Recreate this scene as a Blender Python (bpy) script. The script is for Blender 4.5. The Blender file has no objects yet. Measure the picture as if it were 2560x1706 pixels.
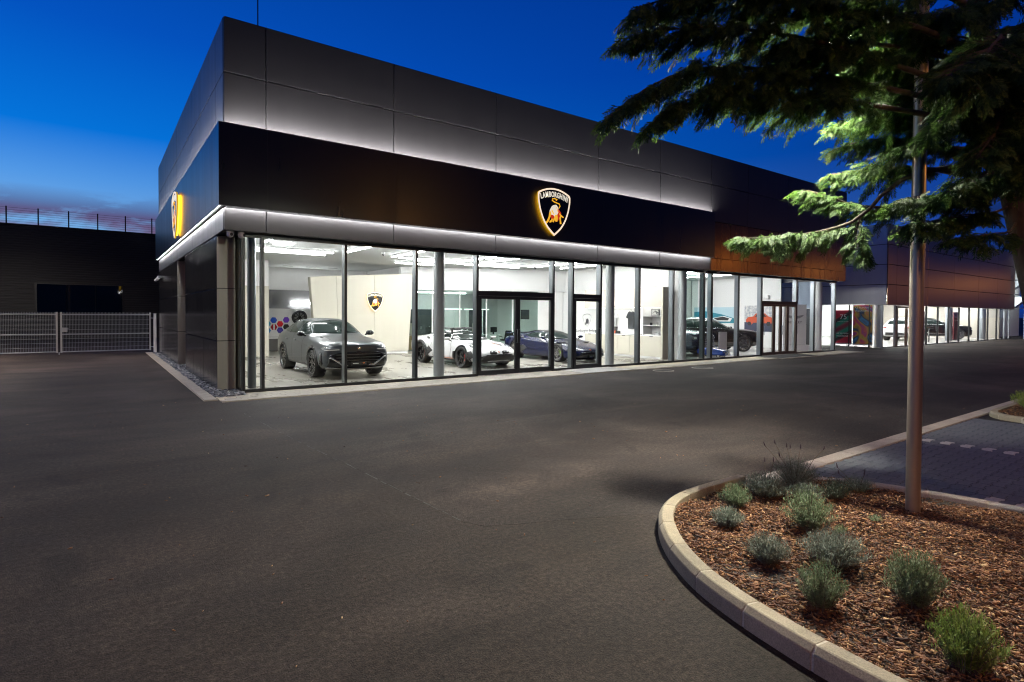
import bpy, bmesh, math, random
import numpy as np
from mathutils import Vector, Matrix
from mathutils.bvhtree import BVHTree
R = math.radians
random.seed(7); rng = np.random.default_rng(7)
sc = bpy.context.scene
COL = sc.collection

# ------------------------------------------------------------------ camera
cam_d = bpy.data.cameras.new('camera'); cam = bpy.data.objects.new('camera', cam_d); COL.objects.link(cam)
cam_d.sensor_width = 36; cam_d.lens = 19.988; cam_d.shift_y = -0.01523
cam_d.clip_start = 0.05; cam_d.clip_end = 4000
CR = Matrix(((0.80779329, 0.00704953, -0.58942371), (-0.58944151, 0.01874936, -0.80759344), (0.00535816, 0.99979936, 0.01930089)))
cam.matrix_world = Matrix.Translation((0, 0, 1.8)) @ CR.to_4x4()
sc.camera = cam

# ------------------------------------------------------------------ dusk sky
w = bpy.data.worlds.new('World'); sc.world = w; w.use_nodes = True
wn = w.node_tree; wn.nodes.clear()
def WN(t, **k):
    n = wn.nodes.new(t)
    for a, b in k.items(): setattr(n, a, b)
    return n
def wl(a, b): wn.links.new(a, b)
def wm(op, a, b=None, c=None):
    n = WN('ShaderNodeMath', operation=op)
    for i, v in enumerate((a, b, c)):
        if v is None: continue
        if isinstance(v, (int, float)): n.inputs[i].default_value = v
        else: wl(v, n.inputs[i])
    return n.outputs[0]
def wmix(f, a, b, bt='MIX'):
    n = WN('ShaderNodeMix', data_type='RGBA', blend_type=bt)
    if isinstance(f, (int, float)): n.inputs[0].default_value = f
    else: wl(f, n.inputs[0])
    for i, v in ((6, a), (7, b)):
        if isinstance(v, tuple): n.inputs[i].default_value = v + (1,)
        else: wl(v, n.inputs[i])
    return n.outputs[2]
SUN_AZ = R(118)          # where the sun went down, measured from +X towards +Y
out = WN('ShaderNodeOutputWorld'); bg = WN('ShaderNodeBackground')
sky = WN('ShaderNodeTexSky', sky_type='NISHITA', sun_disc=False)
sky.sun_elevation = R(-3.0); sky.sun_rotation = R(90) - SUN_AZ; sky.altitude = 100; sky.air_density = 1.0; sky.dust_density = 0.6; sky.ozone_density = 4.0
tc = WN('ShaderNodeTexCoord'); sep = WN('ShaderNodeSeparateXYZ'); wl(tc.outputs['Generated'], sep.inputs[0])
dx, dy, dz = sep.outputs
az = wm('ADD', wm('MULTIPLY', dx, math.cos(SUN_AZ)), wm('MULTIPLY', dy, math.sin(SUN_AZ)))
el = wm('MAXIMUM', dz, 0.0)
# blue dome, lighter low down and towards the afterglow, darker overhead and behind
def elramp(stops):
    r = WN('ShaderNodeValToRGB'); wl(el, r.inputs[0]); e = r.color_ramp.elements
    while len(e) < len(stops): e.new(0.5)
    for i, (p, c) in enumerate(stops): e[i].position = p; e[i].color = (*c, 1)
    return r.outputs[0]
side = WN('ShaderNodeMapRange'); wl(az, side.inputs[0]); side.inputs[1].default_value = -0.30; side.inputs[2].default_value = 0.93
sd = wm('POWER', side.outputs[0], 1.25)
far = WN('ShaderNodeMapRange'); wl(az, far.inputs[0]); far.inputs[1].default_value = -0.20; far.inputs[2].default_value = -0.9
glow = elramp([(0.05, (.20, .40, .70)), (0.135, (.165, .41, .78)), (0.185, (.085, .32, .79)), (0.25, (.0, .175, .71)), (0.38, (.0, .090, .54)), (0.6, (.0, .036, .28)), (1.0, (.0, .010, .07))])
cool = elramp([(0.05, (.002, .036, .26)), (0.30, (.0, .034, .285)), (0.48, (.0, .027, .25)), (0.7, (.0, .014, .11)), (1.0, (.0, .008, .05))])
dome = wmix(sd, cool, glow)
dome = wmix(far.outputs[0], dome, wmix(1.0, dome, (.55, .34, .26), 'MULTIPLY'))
dome = wmix(0.05, dome, sky.outputs[0], 'ADD')
# low bank of dusk cloud
mp = WN('ShaderNodeMapping'); wl(tc.outputs['Generated'], mp.inputs[0]); mp.inputs['Scale'].default_value = (5, 5, 22)
nz = WN('ShaderNodeTexNoise'); wl(mp.outputs[0], nz.inputs['Vector']); nz.inputs['Scale'].default_value = 1.0; nz.inputs['Detail'].default_value = 7; nz.inputs['Roughness'].default_value = 0.62; nz.inputs['Distortion'].default_value = 0.35
cb = WN('ShaderNodeMapRange'); wl(el, cb.inputs[0]); cb.inputs[1].default_value = 0.170; cb.inputs[2].default_value = 0.138
cn = WN('ShaderNodeMapRange'); wl(nz.outputs[0], cn.inputs[0]); cn.inputs[1].default_value = 0.40; cn.inputs[2].default_value = 0.55
cl = wm('MULTIPLY', cb.outputs[0], cn.outputs[0])
pinkf = WN('ShaderNodeMapRange'); wl(el, pinkf.inputs[0]); pinkf.inputs[1].default_value = 0.150; pinkf.inputs[2].default_value = 0.118
ccol = wmix(pinkf.outputs[0], (0.075, 0.090, 0.24), (0.165, 0.100, 0.205))
ccol = wmix(side.outputs[0], (0.004, 0.02, 0.10), ccol)
dome = wmix(wm('MULTIPLY', cl, 0.95), dome, ccol)
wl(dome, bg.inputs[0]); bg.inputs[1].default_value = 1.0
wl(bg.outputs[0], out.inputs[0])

# ------------------------------------------------------------------ exposure and render set-up
sc.view_settings.view_transform = 'Standard'; sc.view_settings.look = 'None'
sc.view_settings.exposure = 0.0; sc.view_settings.gamma = 1.0; sc.view_settings.use_curve_mapping = False
sc.render.engine = 'CYCLES'
cy = sc.cycles
cy.use_denoising = True; cy.max_bounces = 8; cy.diffuse_bounces = 4; cy.glossy_bounces = 4; cy.transmission_bounces = 6; cy.transparent_max_bounces = 16
cy.caustics_reflective = False; cy.caustics_refractive = False; cy.sample_clamp_indirect = 5.0; cy.sample_clamp_direct = 30.0; cy.use_adaptive_sampling = True; cy.filter_width = 1.15; cy.adaptive_threshold = 0.010

# ------------------------------------------------------------------ materials
MATS = {}
def P(name, col, rough=0.5, metal=0.0, emit=None, es=0.0, coat=0.0, spec=None, trans=0.0):
    m = bpy.data.materials.new(name); m.use_nodes = True; MATS[name] = m
    b = m.node_tree.nodes['Principled BSDF']
    b.inputs['Base Color'].default_value = (*col, 1); b.inputs['Roughness'].default_value = rough; b.inputs['Metallic'].default_value = metal
    if coat: b.inputs['Coat Weight'].default_value = coat; b.inputs['Coat Roughness'].default_value = 0.04
    if spec is not None: b.inputs['Specular IOR Level'].default_value = spec
    if emit: b.inputs['Emission Color'].default_value = (*emit, 1); b.inputs['Emission Strength'].default_value = es
    return m
def nd(m, t, **k):
    n = m.node_tree.nodes.new(t)
    for a, b in k.items(): setattr(n, a, b)
    return n
def ln(m, a, b): m.node_tree.links.new(a, b)
def bsdf(m): return m.node_tree.nodes['Principled BSDF']
def noise(m, scale, detail=4, rough=0.6, co='Object', dist=0.0, mapscale=None):
    t = nd(m, 'ShaderNodeTexCoord'); n = nd(m, 'ShaderNodeTexNoise')
    v = t.outputs[co]
    if mapscale:
        g = nd(m, 'ShaderNodeMapping'); g.inputs['Scale'].default_value = mapscale; ln(m, v, g.inputs[0]); v = g.outputs[0]
    ln(m, v, n.inputs['Vector']); n.inputs['Scale'].default_value = scale; n.inputs['Detail'].default_value = detail; n.inputs['Roughness'].default_value = rough; n.inputs['Distortion'].default_value = dist
    return n.outputs[0]
def ramp(m, fac, stops):
    r = nd(m, 'ShaderNodeValToRGB'); ln(m, fac, r.inputs[0])
    e = r.color_ramp.elements
    while len(e) < len(stops): e.new(0.5)
    for i, (p, c) in enumerate(stops): e[i].position = p; e[i].color = (*c, 1) if len(c) == 3 else c
    return r.outputs[0]
def mixc(m, f, a, b, bt='MIX'):
    n = nd(m, 'ShaderNodeMix', data_type='RGBA', blend_type=bt)
    if isinstance(f, (int, float)): n.inputs[0].default_value = f
    else: ln(m, f, n.inputs[0])
    for i, v in ((6, a), (7, b)):
        if isinstance(v, tuple): n.inputs[i].default_value = v + (1,)
        else: ln(m, v, n.inputs[i])
    return n.outputs[2]
def bump(m, h, s=0.3, d=0.01, prev=None):
    b = nd(m, 'ShaderNodeBump'); b.inputs['Strength'].default_value = s; b.inputs['Distance'].default_value = d
    ln(m, h, b.inputs['Height'])
    if prev is not None: ln(m, prev, b.inputs['Normal'])
    ln(m, b.outputs[0], bsdf(m).inputs['Normal']); return b.outputs[0]
def base(m, c): ln(m, c, bsdf(m).inputs['Base Color'])
def rgh(m, fac, a, b):
    r = nd(m, 'ShaderNodeMapRange'); ln(m, fac, r.inputs[0]); r.inputs[3].default_value = a; r.inputs[4].default_value = b
    ln(m, r.outputs[0], bsdf(m).inputs['Roughness'])

def panel_mat(name, col, rough, metal, wave=0.25):
    m = P(name, col, rough, metal)
    n1 = noise(m, 0.9, 2, 0.5); n2 = noise(m, 14, 4)
    bump(m, n1, wave, 0.02); n3 = noise(m, 2.2, 5, 0.7, mapscale=(1, 1, .12)); rgh(m, n3, rough - 0.09, rough + 0.12); base(m, mixc(m, .22, col, ramp(m, n3, [(.3, (.36, .36, .36)), (.7, (.64, .63, .62))]), 'OVERLAY'))
    return m
M_panel = panel_mat('bronze_grey_cladding', (0.0325, 0.0300, 0.0300), 0.42, 0.10, 0.30)
M_bronze = panel_mat('bronze_cladding', (0.115, 0.058, 0.026), 0.25, 0.9, 0.08)
M_fascia = panel_mat('black_fascia_sheet', (0.006, 0.006, 0.007), 0.30, 0.0, 0.06)
M_wallp = panel_mat('dark_gloss_cladding', (0.045, 0.042, 0.042), 0.16, 0.7, 0.05)
M_paleclad = panel_mat('pale_grey_cladding', (0.58, 0.58, 0.60), 0.45, 0.2, 0.05)
M_dark = P('black_void', (0.004, 0.004, 0.004), 0.8)
M_frame = P('anthracite_frame', (0.020, 0.022, 0.024), 0.32, 0.3)
M_framein = P('grey_frame', (0.10, 0.115, 0.125), 0.38, 0.4)
M_paleframe = P('pale_aluminium_frame', (0.34, 0.37, 0.40), 0.35, 0.6)
M_white = P('white_plaster', (0.80, 0.80, 0.80), 0.6)
M_whiteg = P('white_lacquer', (0.80, 0.80, 0.80), 0.25)
M_ceil = P('ceiling_white', (0.66, 0.68, 0.68), 0.7)
M_col = P('grey_column_paint', (0.30, 0.32, 0.33), 0.35)
M_led = P('led_white', (1, 1, 1), 0.5, emit=(0.97, 0.97, 1.0), es=1450)
M_led2 = P('led_white_low', (1, 1, 1), 0.5, emit=(0.97, 0.97, 1.0), es=240)
M_ledline = P('led_line_white', (1, 1, 1), 0.5, emit=(1.0, 0.98, 0.96), es=5.0)
M_tube = P('lamp_tube_white', (1, 1, 1), 0.5, emit=(1.0, 0.995, 0.98), es=148)
M_steel = P('galvanised_steel', (0.46, 0.47, 0.47), 0.36, 0.85)
M_steelpost = P('brushed_steel', (0.44, 0.36, 0.27), 0.34, 0.65)
M_black = P('black_plastic', (0.012, 0.012, 0.013), 0.4)
M_chrome = P('chrome', (0.75, 0.75, 0.76), 0.08, 1.0)
M_camwhite = P('camera_white', (0.72, 0.72, 0.72), 0.4)
M_beige = P('oak_veneer', (0.52, 0.47, 0.36), 0.5)
nb = noise(M_beige, 3, 5, 0.6, mapscale=(1, 1, 0.06)); base(M_beige, mixc(M_beige, nb, (0.47, 0.445, 0.37), (0.54, 0.515, 0.44)))
M_beiged = P('oak_veneer_rose', (0.50, 0.44, 0.38), 0.5)
M_tile = P('showroom_floor', (0.36, 0.33, 0.28), 0.22)
nb = noise(M_tile, 0.9, 6, 0.65, mapscale=(1, 0.35, 1)); base(M_tile, ramp(M_tile, nb, [(0.3, (0.20, 0.185, 0.155)), (0.7, (0.34, 0.325, 0.29))])); rgh(M_tile, nb, 0.22, 0.34)
M_tilew = P('pale_showroom_floor', (0.55, 0.54, 0.52), 0.2)

def glass_mat(name, tint, ior=1.5, gl=1.0):
    m = bpy.data.materials.new(name); m.use_nodes = True; nt = m.node_tree; nt.nodes.clear()
    o = nt.nodes.new('ShaderNodeOutputMaterial'); mx = nt.nodes.new('ShaderNodeMixShader'); tr = nt.nodes.new('ShaderNodeBsdfTransparent'); gs = nt.nodes.new('ShaderNodeBsdfGlossy'); fr = nt.nodes.new('ShaderNodeFresnel')
    fr.inputs[0].default_value = ior; tr.inputs[0].default_value = (*tint, 1); gs.inputs['Roughness'].default_value = 0.0; gs.inputs[0].default_value = (gl, gl, gl, 1)
    ge = nt.nodes.new('ShaderNodeNewGeometry'); iv = nt.nodes.new('ShaderNodeMath'); iv.operation = 'SUBTRACT'; iv.inputs[0].default_value = 1.0; nt.links.new(ge.outputs['Backfacing'], iv.inputs[1])
    mu = nt.nodes.new('ShaderNodeMath'); mu.operation = 'MULTIPLY'; nt.links.new(fr.outputs[0], mu.inputs[0]); nt.links.new(iv.outputs[0], mu.inputs[1]); nt.links.new(mu.outputs[0], mx.inputs[0]); nt.links.new(tr.outputs[0], mx.inputs[1]); nt.links.new(gs.outputs[0], mx.inputs[2]); nt.links.new(mx.outputs[0], o.inputs[0])
    return m
M_glass = glass_mat('clear_glass', (0.965, 0.98, 0.975), 1.48)
M_gglass = glass_mat('green_edge_glass', (0.80, 0.88, 0.85), 1.4)
M_dglass = P('dark_window_glass', (0.004, 0.006, 0.006), 0.03, spec=0.35)
M_cglass = glass_mat('car_glass', (0.30, 0.34, 0.33), 1.5)

# ------------------------------------------------------------------ mesh helpers
class MB:
    def __init__(s): s.v = []; s.f = []; s.mi = []; s.m = 0
    def add(s, vs, fs):
        n = len(s.v); s.v += [tuple(p) for p in vs]; s.f += [tuple(i + n for i in f) for f in fs]; s.mi += [s.m] * len(fs); return s
    def box(s, x0, x1, y0, y1, z0, z1):
        return s.add([(x0, y0, z0), (x1, y0, z0), (x1, y1, z0), (x0, y1, z0), (x0, y0, z1), (x1, y0, z1), (x1, y1, z1), (x0, y1, z1)],
                     [(0, 3, 2, 1), (4, 5, 6, 7), (0, 1, 5, 4), (1, 2, 6, 5), (2, 3, 7, 6), (3, 0, 4, 7)])
    def prism(s, poly, a, b, axis='z'):
        n = len(poly)
        def pt(p, h): return (p[0], p[1], h) if axis == 'z' else ((p[0], h, p[1]) if axis == 'y' else (h, p[0], p[1]))
        return s.add([pt(p, a) for p in poly] + [pt(p, b) for p in poly],
                     [tuple(range(n))[::-1], tuple(range(n, 2 * n))] + [(i, (i + 1) % n, n + (i + 1) % n, n + i) for i in range(n)])
    def tube(s, pts, r, n=8, cap=True):
        pts = [Vector(p) for p in pts]; rs = r if isinstance(r, (list, tuple)) else [r] * len(pts); vs = []; fs = []
        for i, p in enumerate(pts):
            t = (pts[min(i + 1, len(pts) - 1)] - pts[max(i - 1, 0)]).normalized()
            u = t.orthogonal().normalized() if abs(t.z) > 0.95 else t.cross(Vector((0, 0, 1))).normalized()
            if abs(t.z) > 0.95: u = (Vector((1, 0, 0)) - t * t.x).normalized()
            v = t.cross(u)
            for k in range(n):
                a = 2 * math.pi * k / n; vs.append(p + (u * math.cos(a) + v * math.sin(a)) * rs[i])
        for i in range(len(pts) - 1):
            for k in range(n): fs.append((i * n + k, i * n + (k + 1) % n, (i + 1) * n + (k + 1) % n, (i + 1) * n + k))
        if cap: fs += [tuple(range(n))[::-1], tuple(range((len(pts) - 1) * n, len(pts) * n))]
        return s.add(vs, fs)
    def lathe(s, prof, n=24, c=(0, 0, 0), axis='z', closed=False):
        vs = []; fs = []; m = len(prof)
        for k in range(n):
            a = 2 * math.pi * k / n
            for r, h in prof:
                x, y = r * math.cos(a), r * math.sin(a)
                vs.append({'z': (c[0] + x, c[1] + y, c[2] + h), 'y': (c[0] + x, c[1] + h, c[2] + y), 'x': (c[0] + h, c[1] + x, c[2] + y)}[axis])
        for k in range(n):
            for j in range(m if closed else m - 1):
                j2 = (j + 1) % m; fs.append((k * m + j, ((k + 1) % n) * m + j, ((k + 1) % n) * m + j2, k * m + j2))
        return s.add(vs, fs)
    def build(s, name, mats, parent=None, off=None, smooth=False, bevel=0, fix=False):
        me = bpy.data.meshes.new(name)
        if off is None: off = wloc(parent) if parent is not None else Vector((0, 0, 0))
        off = Vector(off)
        me.from_pydata([(p[0] - off[0], p[1] - off[1], p[2] - off[2]) for p in s.v], [], s.f)
        if not isinstance(mats, (list, tuple)): mats = [mats]
        for m in mats: me.materials.append(m)
        if len(mats) > 1: me.polygons.foreach_set('material_index', s.mi)
        if fix:
            b = bmesh.new(); b.from_mesh(me); bmesh.ops.recalc_face_normals(b, faces=b.faces); b.to_mesh(me); b.free()
        if smooth:
            me.polygons.foreach_set('use_smooth', [True] * len(me.polygons))
            if smooth != 'all':
                me.set_sharp_from_angle(angle=R(40))
        me.update()
        o = bpy.data.objects.new(name, me); COL.objects.link(o)
        if parent is not None: o.parent = parent
        if bevel:
            bv = o.modifiers.new('bevel', 'BEVEL'); bv.width = bevel; bv.segments = 1; bv.limit_method = 'ANGLE'
        return o
def wloc(o):
    v = Vector((0, 0, 0))
    while o is not None: v += o.location; o = o.parent
    return v
def box(name, x0, x1, y0, y1, z0, z1, m, parent=None, bevel=0, **k): return MB().box(x0, x1, y0, y1, z0, z1).build(name, m, parent, bevel=bevel, **k)
def tag(o, label, cat=None, group=None, kind=None):
    if label: o['label'] = label
    if cat: o['category'] = cat
    if group: o['group'] = group
    if kind: o['kind'] = kind
    return o
def thing(name, label, cat, loc=(0, 0, 0), rz=0, group=None):
    o = bpy.data.objects.new(name, None); COL.objects.link(o); o.location = loc; o.rotation_euler = (0, 0, rz); o.empty_display_size = 0.2
    return tag(o, label, cat, group)
def struct(o, label=None): o['kind'] = 'structure'; o['label'] = label or o.name.replace('_', ' '); return o
def copy_tree(o, parent=None):
    c = o.copy(); COL.objects.link(c); c.parent = parent
    for ch in o.children: copy_tree(ch, c)
    return c
def text_mesh(name, txt, size, m, parent, loc, rot, depth=0.004, sx=1.0, align='CENTER', space=1.0, bold=0.0):
    cu = bpy.data.curves.new('txt', 'FONT'); cu.body = txt; cu.size = size; cu.extrude = depth; cu.align_x = align; cu.space_character = space; cu.offset = bold; cu.resolution_u = 3
    t = bpy.data.objects.new('txt', cu); COL.objects.link(t)
    me = bpy.data.meshes.new_from_object(t.evaluated_get(bpy.context.evaluated_depsgraph_get()))
    bpy.data.objects.remove(t); bpy.data.curves.remove(cu)
    me.materials.clear(); me.materials.append(m)
    o = bpy.data.objects.new(name, me); COL.objects.link(o); o.parent = parent
    o.location = Vector(loc) - (wloc(parent) if parent is not None else Vector((0, 0, 0))); o.rotation_euler = rot; o.scale = (sx, 1, 1)
    return o
# ================================================================== ground
M_asph = P('asphalt', (0.06, 0.055, 0.05), 0.82)
def asphalt_nodes(m, a, b, c, worn=None):
    n1 = noise(m, 0.30, 5, 0.6, dist=0.6); n2 = noise(m, 95, 3, 0.7); n3 = noise(m, 2.0, 6, 0.7, dist=0.5); n4 = noise(m, 26, 4, 0.75); n5 = noise(m, 0.9, 6, 0.65, dist=0.8, mapscale=(0.22, 1, 1))
    v = nd(m, 'ShaderNodeTexVoronoi'); t = nd(m, 'ShaderNodeTexCoord'); ln(m, t.outputs['Object'], v.inputs['Vector']); v.inputs['Scale'].default_value = 140
    c1 = ramp(m, n1, [(0.38, a), (0.52, b), (0.64, c)])
    for n, st in ((n5, [(0.34, (0.72, 0.72, 0.74)), (0.52, (1, 1, 1)), (0.68, (1.42, 1.38, 1.32))]), (n3, [(0.3, (0.80, 0.79, 0.79)), (0.7, (1.22, 1.22, 1.20))]),
                  (n4, [(0.30, (0.42, 0.42, 0.42)), (0.5, (0.96, 0.96, 0.96)), (0.70, (1.75, 1.72, 1.66))]), (n2, [(0.30, (0.40, 0.40, 0.40)), (0.5, (0.92, 0.92, 0.92)), (0.66, (1.5, 1.46, 1.40)), (0.80, (2.8, 2.7, 2.5))])):
        c1 = mixc(m, 1.0, c1, ramp(m, n, st), 'MULTIPLY')
    n6 = noise(m, 1.1, 3, 0.55, dist=0.3); c1 = mixc(m, 1.0, c1, ramp(m, n6, [(.0, (.55, .55, .56)), (.30, (.70, .70, .71)), (.36, (1, 1, 1)), (1, (1, 1, 1))]), 'MULTIPLY')
    if worn is not None:
        dv = nd(m, 'ShaderNodeVectorMath', operation='DISTANCE'); mpn_ = nd(m, 'ShaderNodeMapping'); mpn_.vector_type = 'POINT'; mpn_.inputs['Rotation'].default_value = (0, 0, R(-22)); mpn_.inputs['Scale'].default_value = (.8, 1.7, 1); ln(m, t.outputs['Object'], mpn_.inputs[0]); ln(m, mpn_.outputs[0], dv.inputs[0])
        mm_ = Matrix.Rotation(R(-22), 3, 'Z') @ Vector((worn[0] * .8, worn[1] * 1.7, 0)); dv.inputs[1].default_value = mm_
        mr = nd(m, 'ShaderNodeMapRange'); ln(m, dv.outputs['Value'], mr.inputs[0]); mr.inputs[1].default_value = 1.5; mr.inputs[2].default_value = .2
        ma_ = nd(m, 'ShaderNodeMath', operation='MULTIPLY_ADD'); ln(m, n3, ma_.inputs[0]); ma_.inputs[1].default_value = 2.2; ma_.inputs[2].default_value = -.55; mu_ = nd(m, 'ShaderNodeMath', operation='MULTIPLY'); ln(m, mr.outputs[0], mu_.inputs[0]); ln(m, ma_.outputs[0], mu_.inputs[1])
        c1 = mixc(m, 1.0, c1, ramp(m, mu_.outputs[0], [(.0, (1, 1, 1)), (.25, (1.25, 1.24, 1.23)), (.75, (2.1, 2.05, 2.0))]), 'MULTIPLY')
    base(m, c1)
    p = bump(m, n2, 0.6, 0.010); p = bump(m, v.outputs['Distance'], 0.35, 0.006, p); p = bump(m, n4, 0.35, 0.015, p); bump(m, n3, 0.2, 0.03, p)
    rgh(m, n3, 0.66, 0.88); bsdf(m).inputs['Specular IOR Level'].default_value = 0.18
asphalt_nodes(M_asph, (0.0255, 0.0188, 0.0155), (0.0395, 0.0298, 0.0252), (0.060, 0.0465, 0.0395))
M_asph2 = P('asphalt_newer_lane', (0.06, 0.055, 0.05), 0.82)
asphalt_nodes(M_asph2, (0.0245, 0.0187, 0.0165), (0.0380, 0.0295, 0.0265), (0.061, 0.0490, 0.0435), (3.3, 4.75))
g = MB().add([(-900, -900, 0), (1500, -900, 0), (1500, 900, 0), (-900, 900, 0)], [(0, 1, 2, 3)]).build('ground', M_asph)
struct(g, 'dark asphalt yard running to the horizon')
# the newer lane in front of the showrooms, its edge a real seam
ed0 = [(2.02, 12.84), (2.10, 11.2), (2.16, 10.2), (2.22, 9.0), (2.30, 7.7), (2.42, 6.3), (2.48, 5.2), (2.55, 4.2), (2.64, 4.0), (2.95, 3.86), (3.45, 3.66), (4.2, 3.32)]
ed = [ed0[0]]
for (xa, ya), (xb, yb) in zip(ed0, ed0[1:]):
    for k in range(1, 9): ed.append((xa + (xb - xa) * k / 8 + random.uniform(-.012, .012), ya + (yb - ya) * k / 8))
lane = MB(); lane.prism([(120, 12.60), (2.02, 12.60)] + ed[2:] + [(4.4, 3.0), (40, 3.0), (40, -9), (120, -9)], 0.0004, 0.0012)
struct(lane.build('road', M_asph2), 'newer asphalt lane in front of the showrooms')
# pale patch band across the lane
M_seam = P('bitumen_seam', (0.018, 0.017, 0.017), 0.55)
sm = MB()
def seam(pts, wid):
    pts = [Vector(p) for p in pts]; s_ = 0
    for a, b in zip(pts, pts[1:]):
        n = max(2, int((b - a).length / .16)); t_ = (b - a).normalized(); nv = Vector((-t_.y, t_.x))
        for k in range(n):
            if random.random() < .30: continue
            p, q = a.lerp(b, k / n), a.lerp(b, (k + random.uniform(.6, 1.0)) / n); w0, w1 = wid * random.uniform(.3, 1), wid * random.uniform(.3, 1); o_ = random.uniform(-.006, .006)
            sm.add([(p + nv * (o_ - w0)).to_tuple() + (.0022,), (q + nv * (o_ - w1)).to_tuple() + (.0022,), (q + nv * (o_ + w1)).to_tuple() + (.0024,), (p + nv * (o_ + w0)).to_tuple() + (.0024,)], [(0, 1, 2, 3)])
seam(ed0[1:8], .006); seam([(3.2, 7.42), (4.6, 7.6), (6.0, 7.78), (8.2, 7.95)], .005)
so = sm.build('tar_seam', M_seam); struct(so, 'thin dark seam between the two asphalt lanes')

# paved edging along the facade and along the left wall
def stone_mat(name, a, b, rough=0.75):
    m = P(name, a, rough); n = noise(m, 9, 5, 0.65); n2 = noise(m, 120, 2, 0.6)
    gi = nd(m, 'ShaderNodeObjectInfo'); c = mixc(m, n, a, b); c = mixc(m, 0.35, c, ramp(m, gi.outputs['Random'], [(0, (0.40, 0.40, 0.40)), (1, (0.62, 0.60, 0.58))]), 'OVERLAY')
    n3 = noise(m, 1.6, 5, 0.7); c = mixc(m, 0.55, c, ramp(m, n3, [(0.3, (0.3, 0.3, 0.3)), (0.7, (0.68, 0.67, 0.64))]), 'OVERLAY'); c = mixc(m, 0.6, c, ramp(m, n2, [(0.3, (0.3, 0.3, 0.3)), (0.7, (0.7, 0.7, 0.7))]), 'OVERLAY'); base(m, c); bump(m, n2, 0.3, 0.004); bsdf(m).inputs['Specular IOR Level'].default_value = .2; return m
M_edging = stone_mat('pale_edging_stone', (0.34, 0.31, 0.27), (0.42, 0.39, 0.34))
M_kerb = stone_mat('concrete_kerb', (0.22, 0.185, 0.130), (0.33, 0.285, 0.215))
M_kerbp = stone_mat('pinkish_kerb_stone', (0.33, 0.28, 0.25), (0.40, 0.35, 0.31))
M_mortar = stone_mat('pale_mortar', (0.42, 0.37, 0.29), (0.50, 0.45, 0.36))
pav = MB().box(2.02, 31.2, 12.62, 13.80, -0.05, 0.012).build('pavement', M_mortar); struct(pav, 'narrow paved strip under the shop windows')
sh = None
def slab_mesh(lx, ly, h):
    return MB().box(0, lx, 0, ly, 0, h)
def lay(name, mesh, m, parent, x, y, z):
    o = bpy.data.objects.new(name, mesh); COL.objects.link(o); o.parent = parent; o.location = (x, y, z); return o
me = slab_mesh(0.492, 0.192, 0.020); q = me.build('edging_stone', M_edging, pav); q.location = (2.025, 12.63, 0.0); em = q.data
x = 2.525
while x < 30.9:
    lay('edging_stone', em, M_edging, pav, x, 12.63, 0.0); x += 0.5
me2 = slab_mesh(0.292, 0.192, 0.019)
q2 = me2.build('paving_block', M_edging, pav); q2.location = (2.12, 12.83, 0); bmsh = q2.data
n = 0
for r in range(4):
    x = 2.425 if r == 0 else 2.22
    while x < (20 if r < 2 else 12) and n < 290:
        lay('paving_block', bmsh, M_edging, pav, x + (r % 2) * 0.15, 12.83 + 0.2 * r, 0.0); x += 0.3; n += 1
edgl = MB().box(1.74, 2.0, 12.98, 30.2, -0.05, 0.012).build('edging', M_mortar); struct(edgl, 'pale edging kerb beside the pebble strip')
me3 = slab_mesh(0.235, 0.392, 0.024); q3 = me3.build('edging_stone', M_edging, edgl); q3.location = (1.752, 12.985, 0); e3 = q3.data
y = 13.385
while y < 29.9: lay('edging_stone', e3, M_edging, edgl, 1.752, y, 0); y += 0.4
# pebbles
def pebbles(x0, x1, y0, y1, n, name, rmin=0.022, rmax=0.06):
    t = (1 + 5 ** 0.5) / 2
    iv = np.array([(-1, t, 0), (1, t, 0), (-1, -t, 0), (1, -t, 0), (0, -1, t), (0, 1, t), (0, -1, -t), (0, 1, -t), (t, 0, -1), (t, 0, 1), (-t, 0, -1), (-t, 0, 1)]) / math.sqrt(1 + t * t)
    fi = np.array([(0, 11, 5), (0, 5, 1), (0, 1, 7), (0, 7, 10), (0, 10, 11), (1, 5, 9), (5, 11, 4), (11, 10, 2), (10, 7, 6), (7, 1, 8), (3, 9, 4), (3, 4, 2), (3, 2, 6), (3, 6, 8), (3, 8, 9), (4, 9, 5), (2, 4, 11), (6, 2, 10), (8, 6, 7), (9, 8, 1)])
    V = []; F = []
    for i in range(n):
        r = rng.uniform(rmin, rmax); s = np.array([r * rng.uniform(.9, 1.7), r * rng.uniform(.7, 1.1), r * rng.uniform(.4, .7)])
        a = rng.uniform(0, 6.28); v = iv * s * rng.uniform(.85, 1.15, (12, 1)); c, d = math.cos(a), math.sin(a); til = rng.uniform(-.5, .5)
        v = np.stack([v[:, 0] * c - v[:, 1] * d, v[:, 0] * d + v[:, 1] * c, v[:, 2] + v[:, 0] * til], 1)
        v += np.array([rng.uniform(x0, x1), rng.uniform(y0, y1), rng.uniform(0.0, 0.035)]); F.append(fi + 12 * i); V.append(v)
    me = bpy.data.meshes.new(name); me.from_pydata(np.concatenate(V).tolist(), [], np.concatenate(F).tolist())
    me.polygons.foreach_set('use_smooth', [True] * len(me.polygons)); o = bpy.data.objects.new(name, me); COL.objects.link(o); return o
M_peb = P('slate_pebbles', (0.10, 0.11, 0.12), 0.5)
gi = nd(M_peb, 'ShaderNodeNewGeometry'); base(M_peb, ramp(M_peb, gi.outputs['Random Per Island'], [(0, (0.035, 0.038, 0.045)), (0.5, (0.10, 0.11, 0.125)), (0.85, (0.20, 0.21, 0.22)), (1, (0.42, 0.41, 0.38))]))
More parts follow.
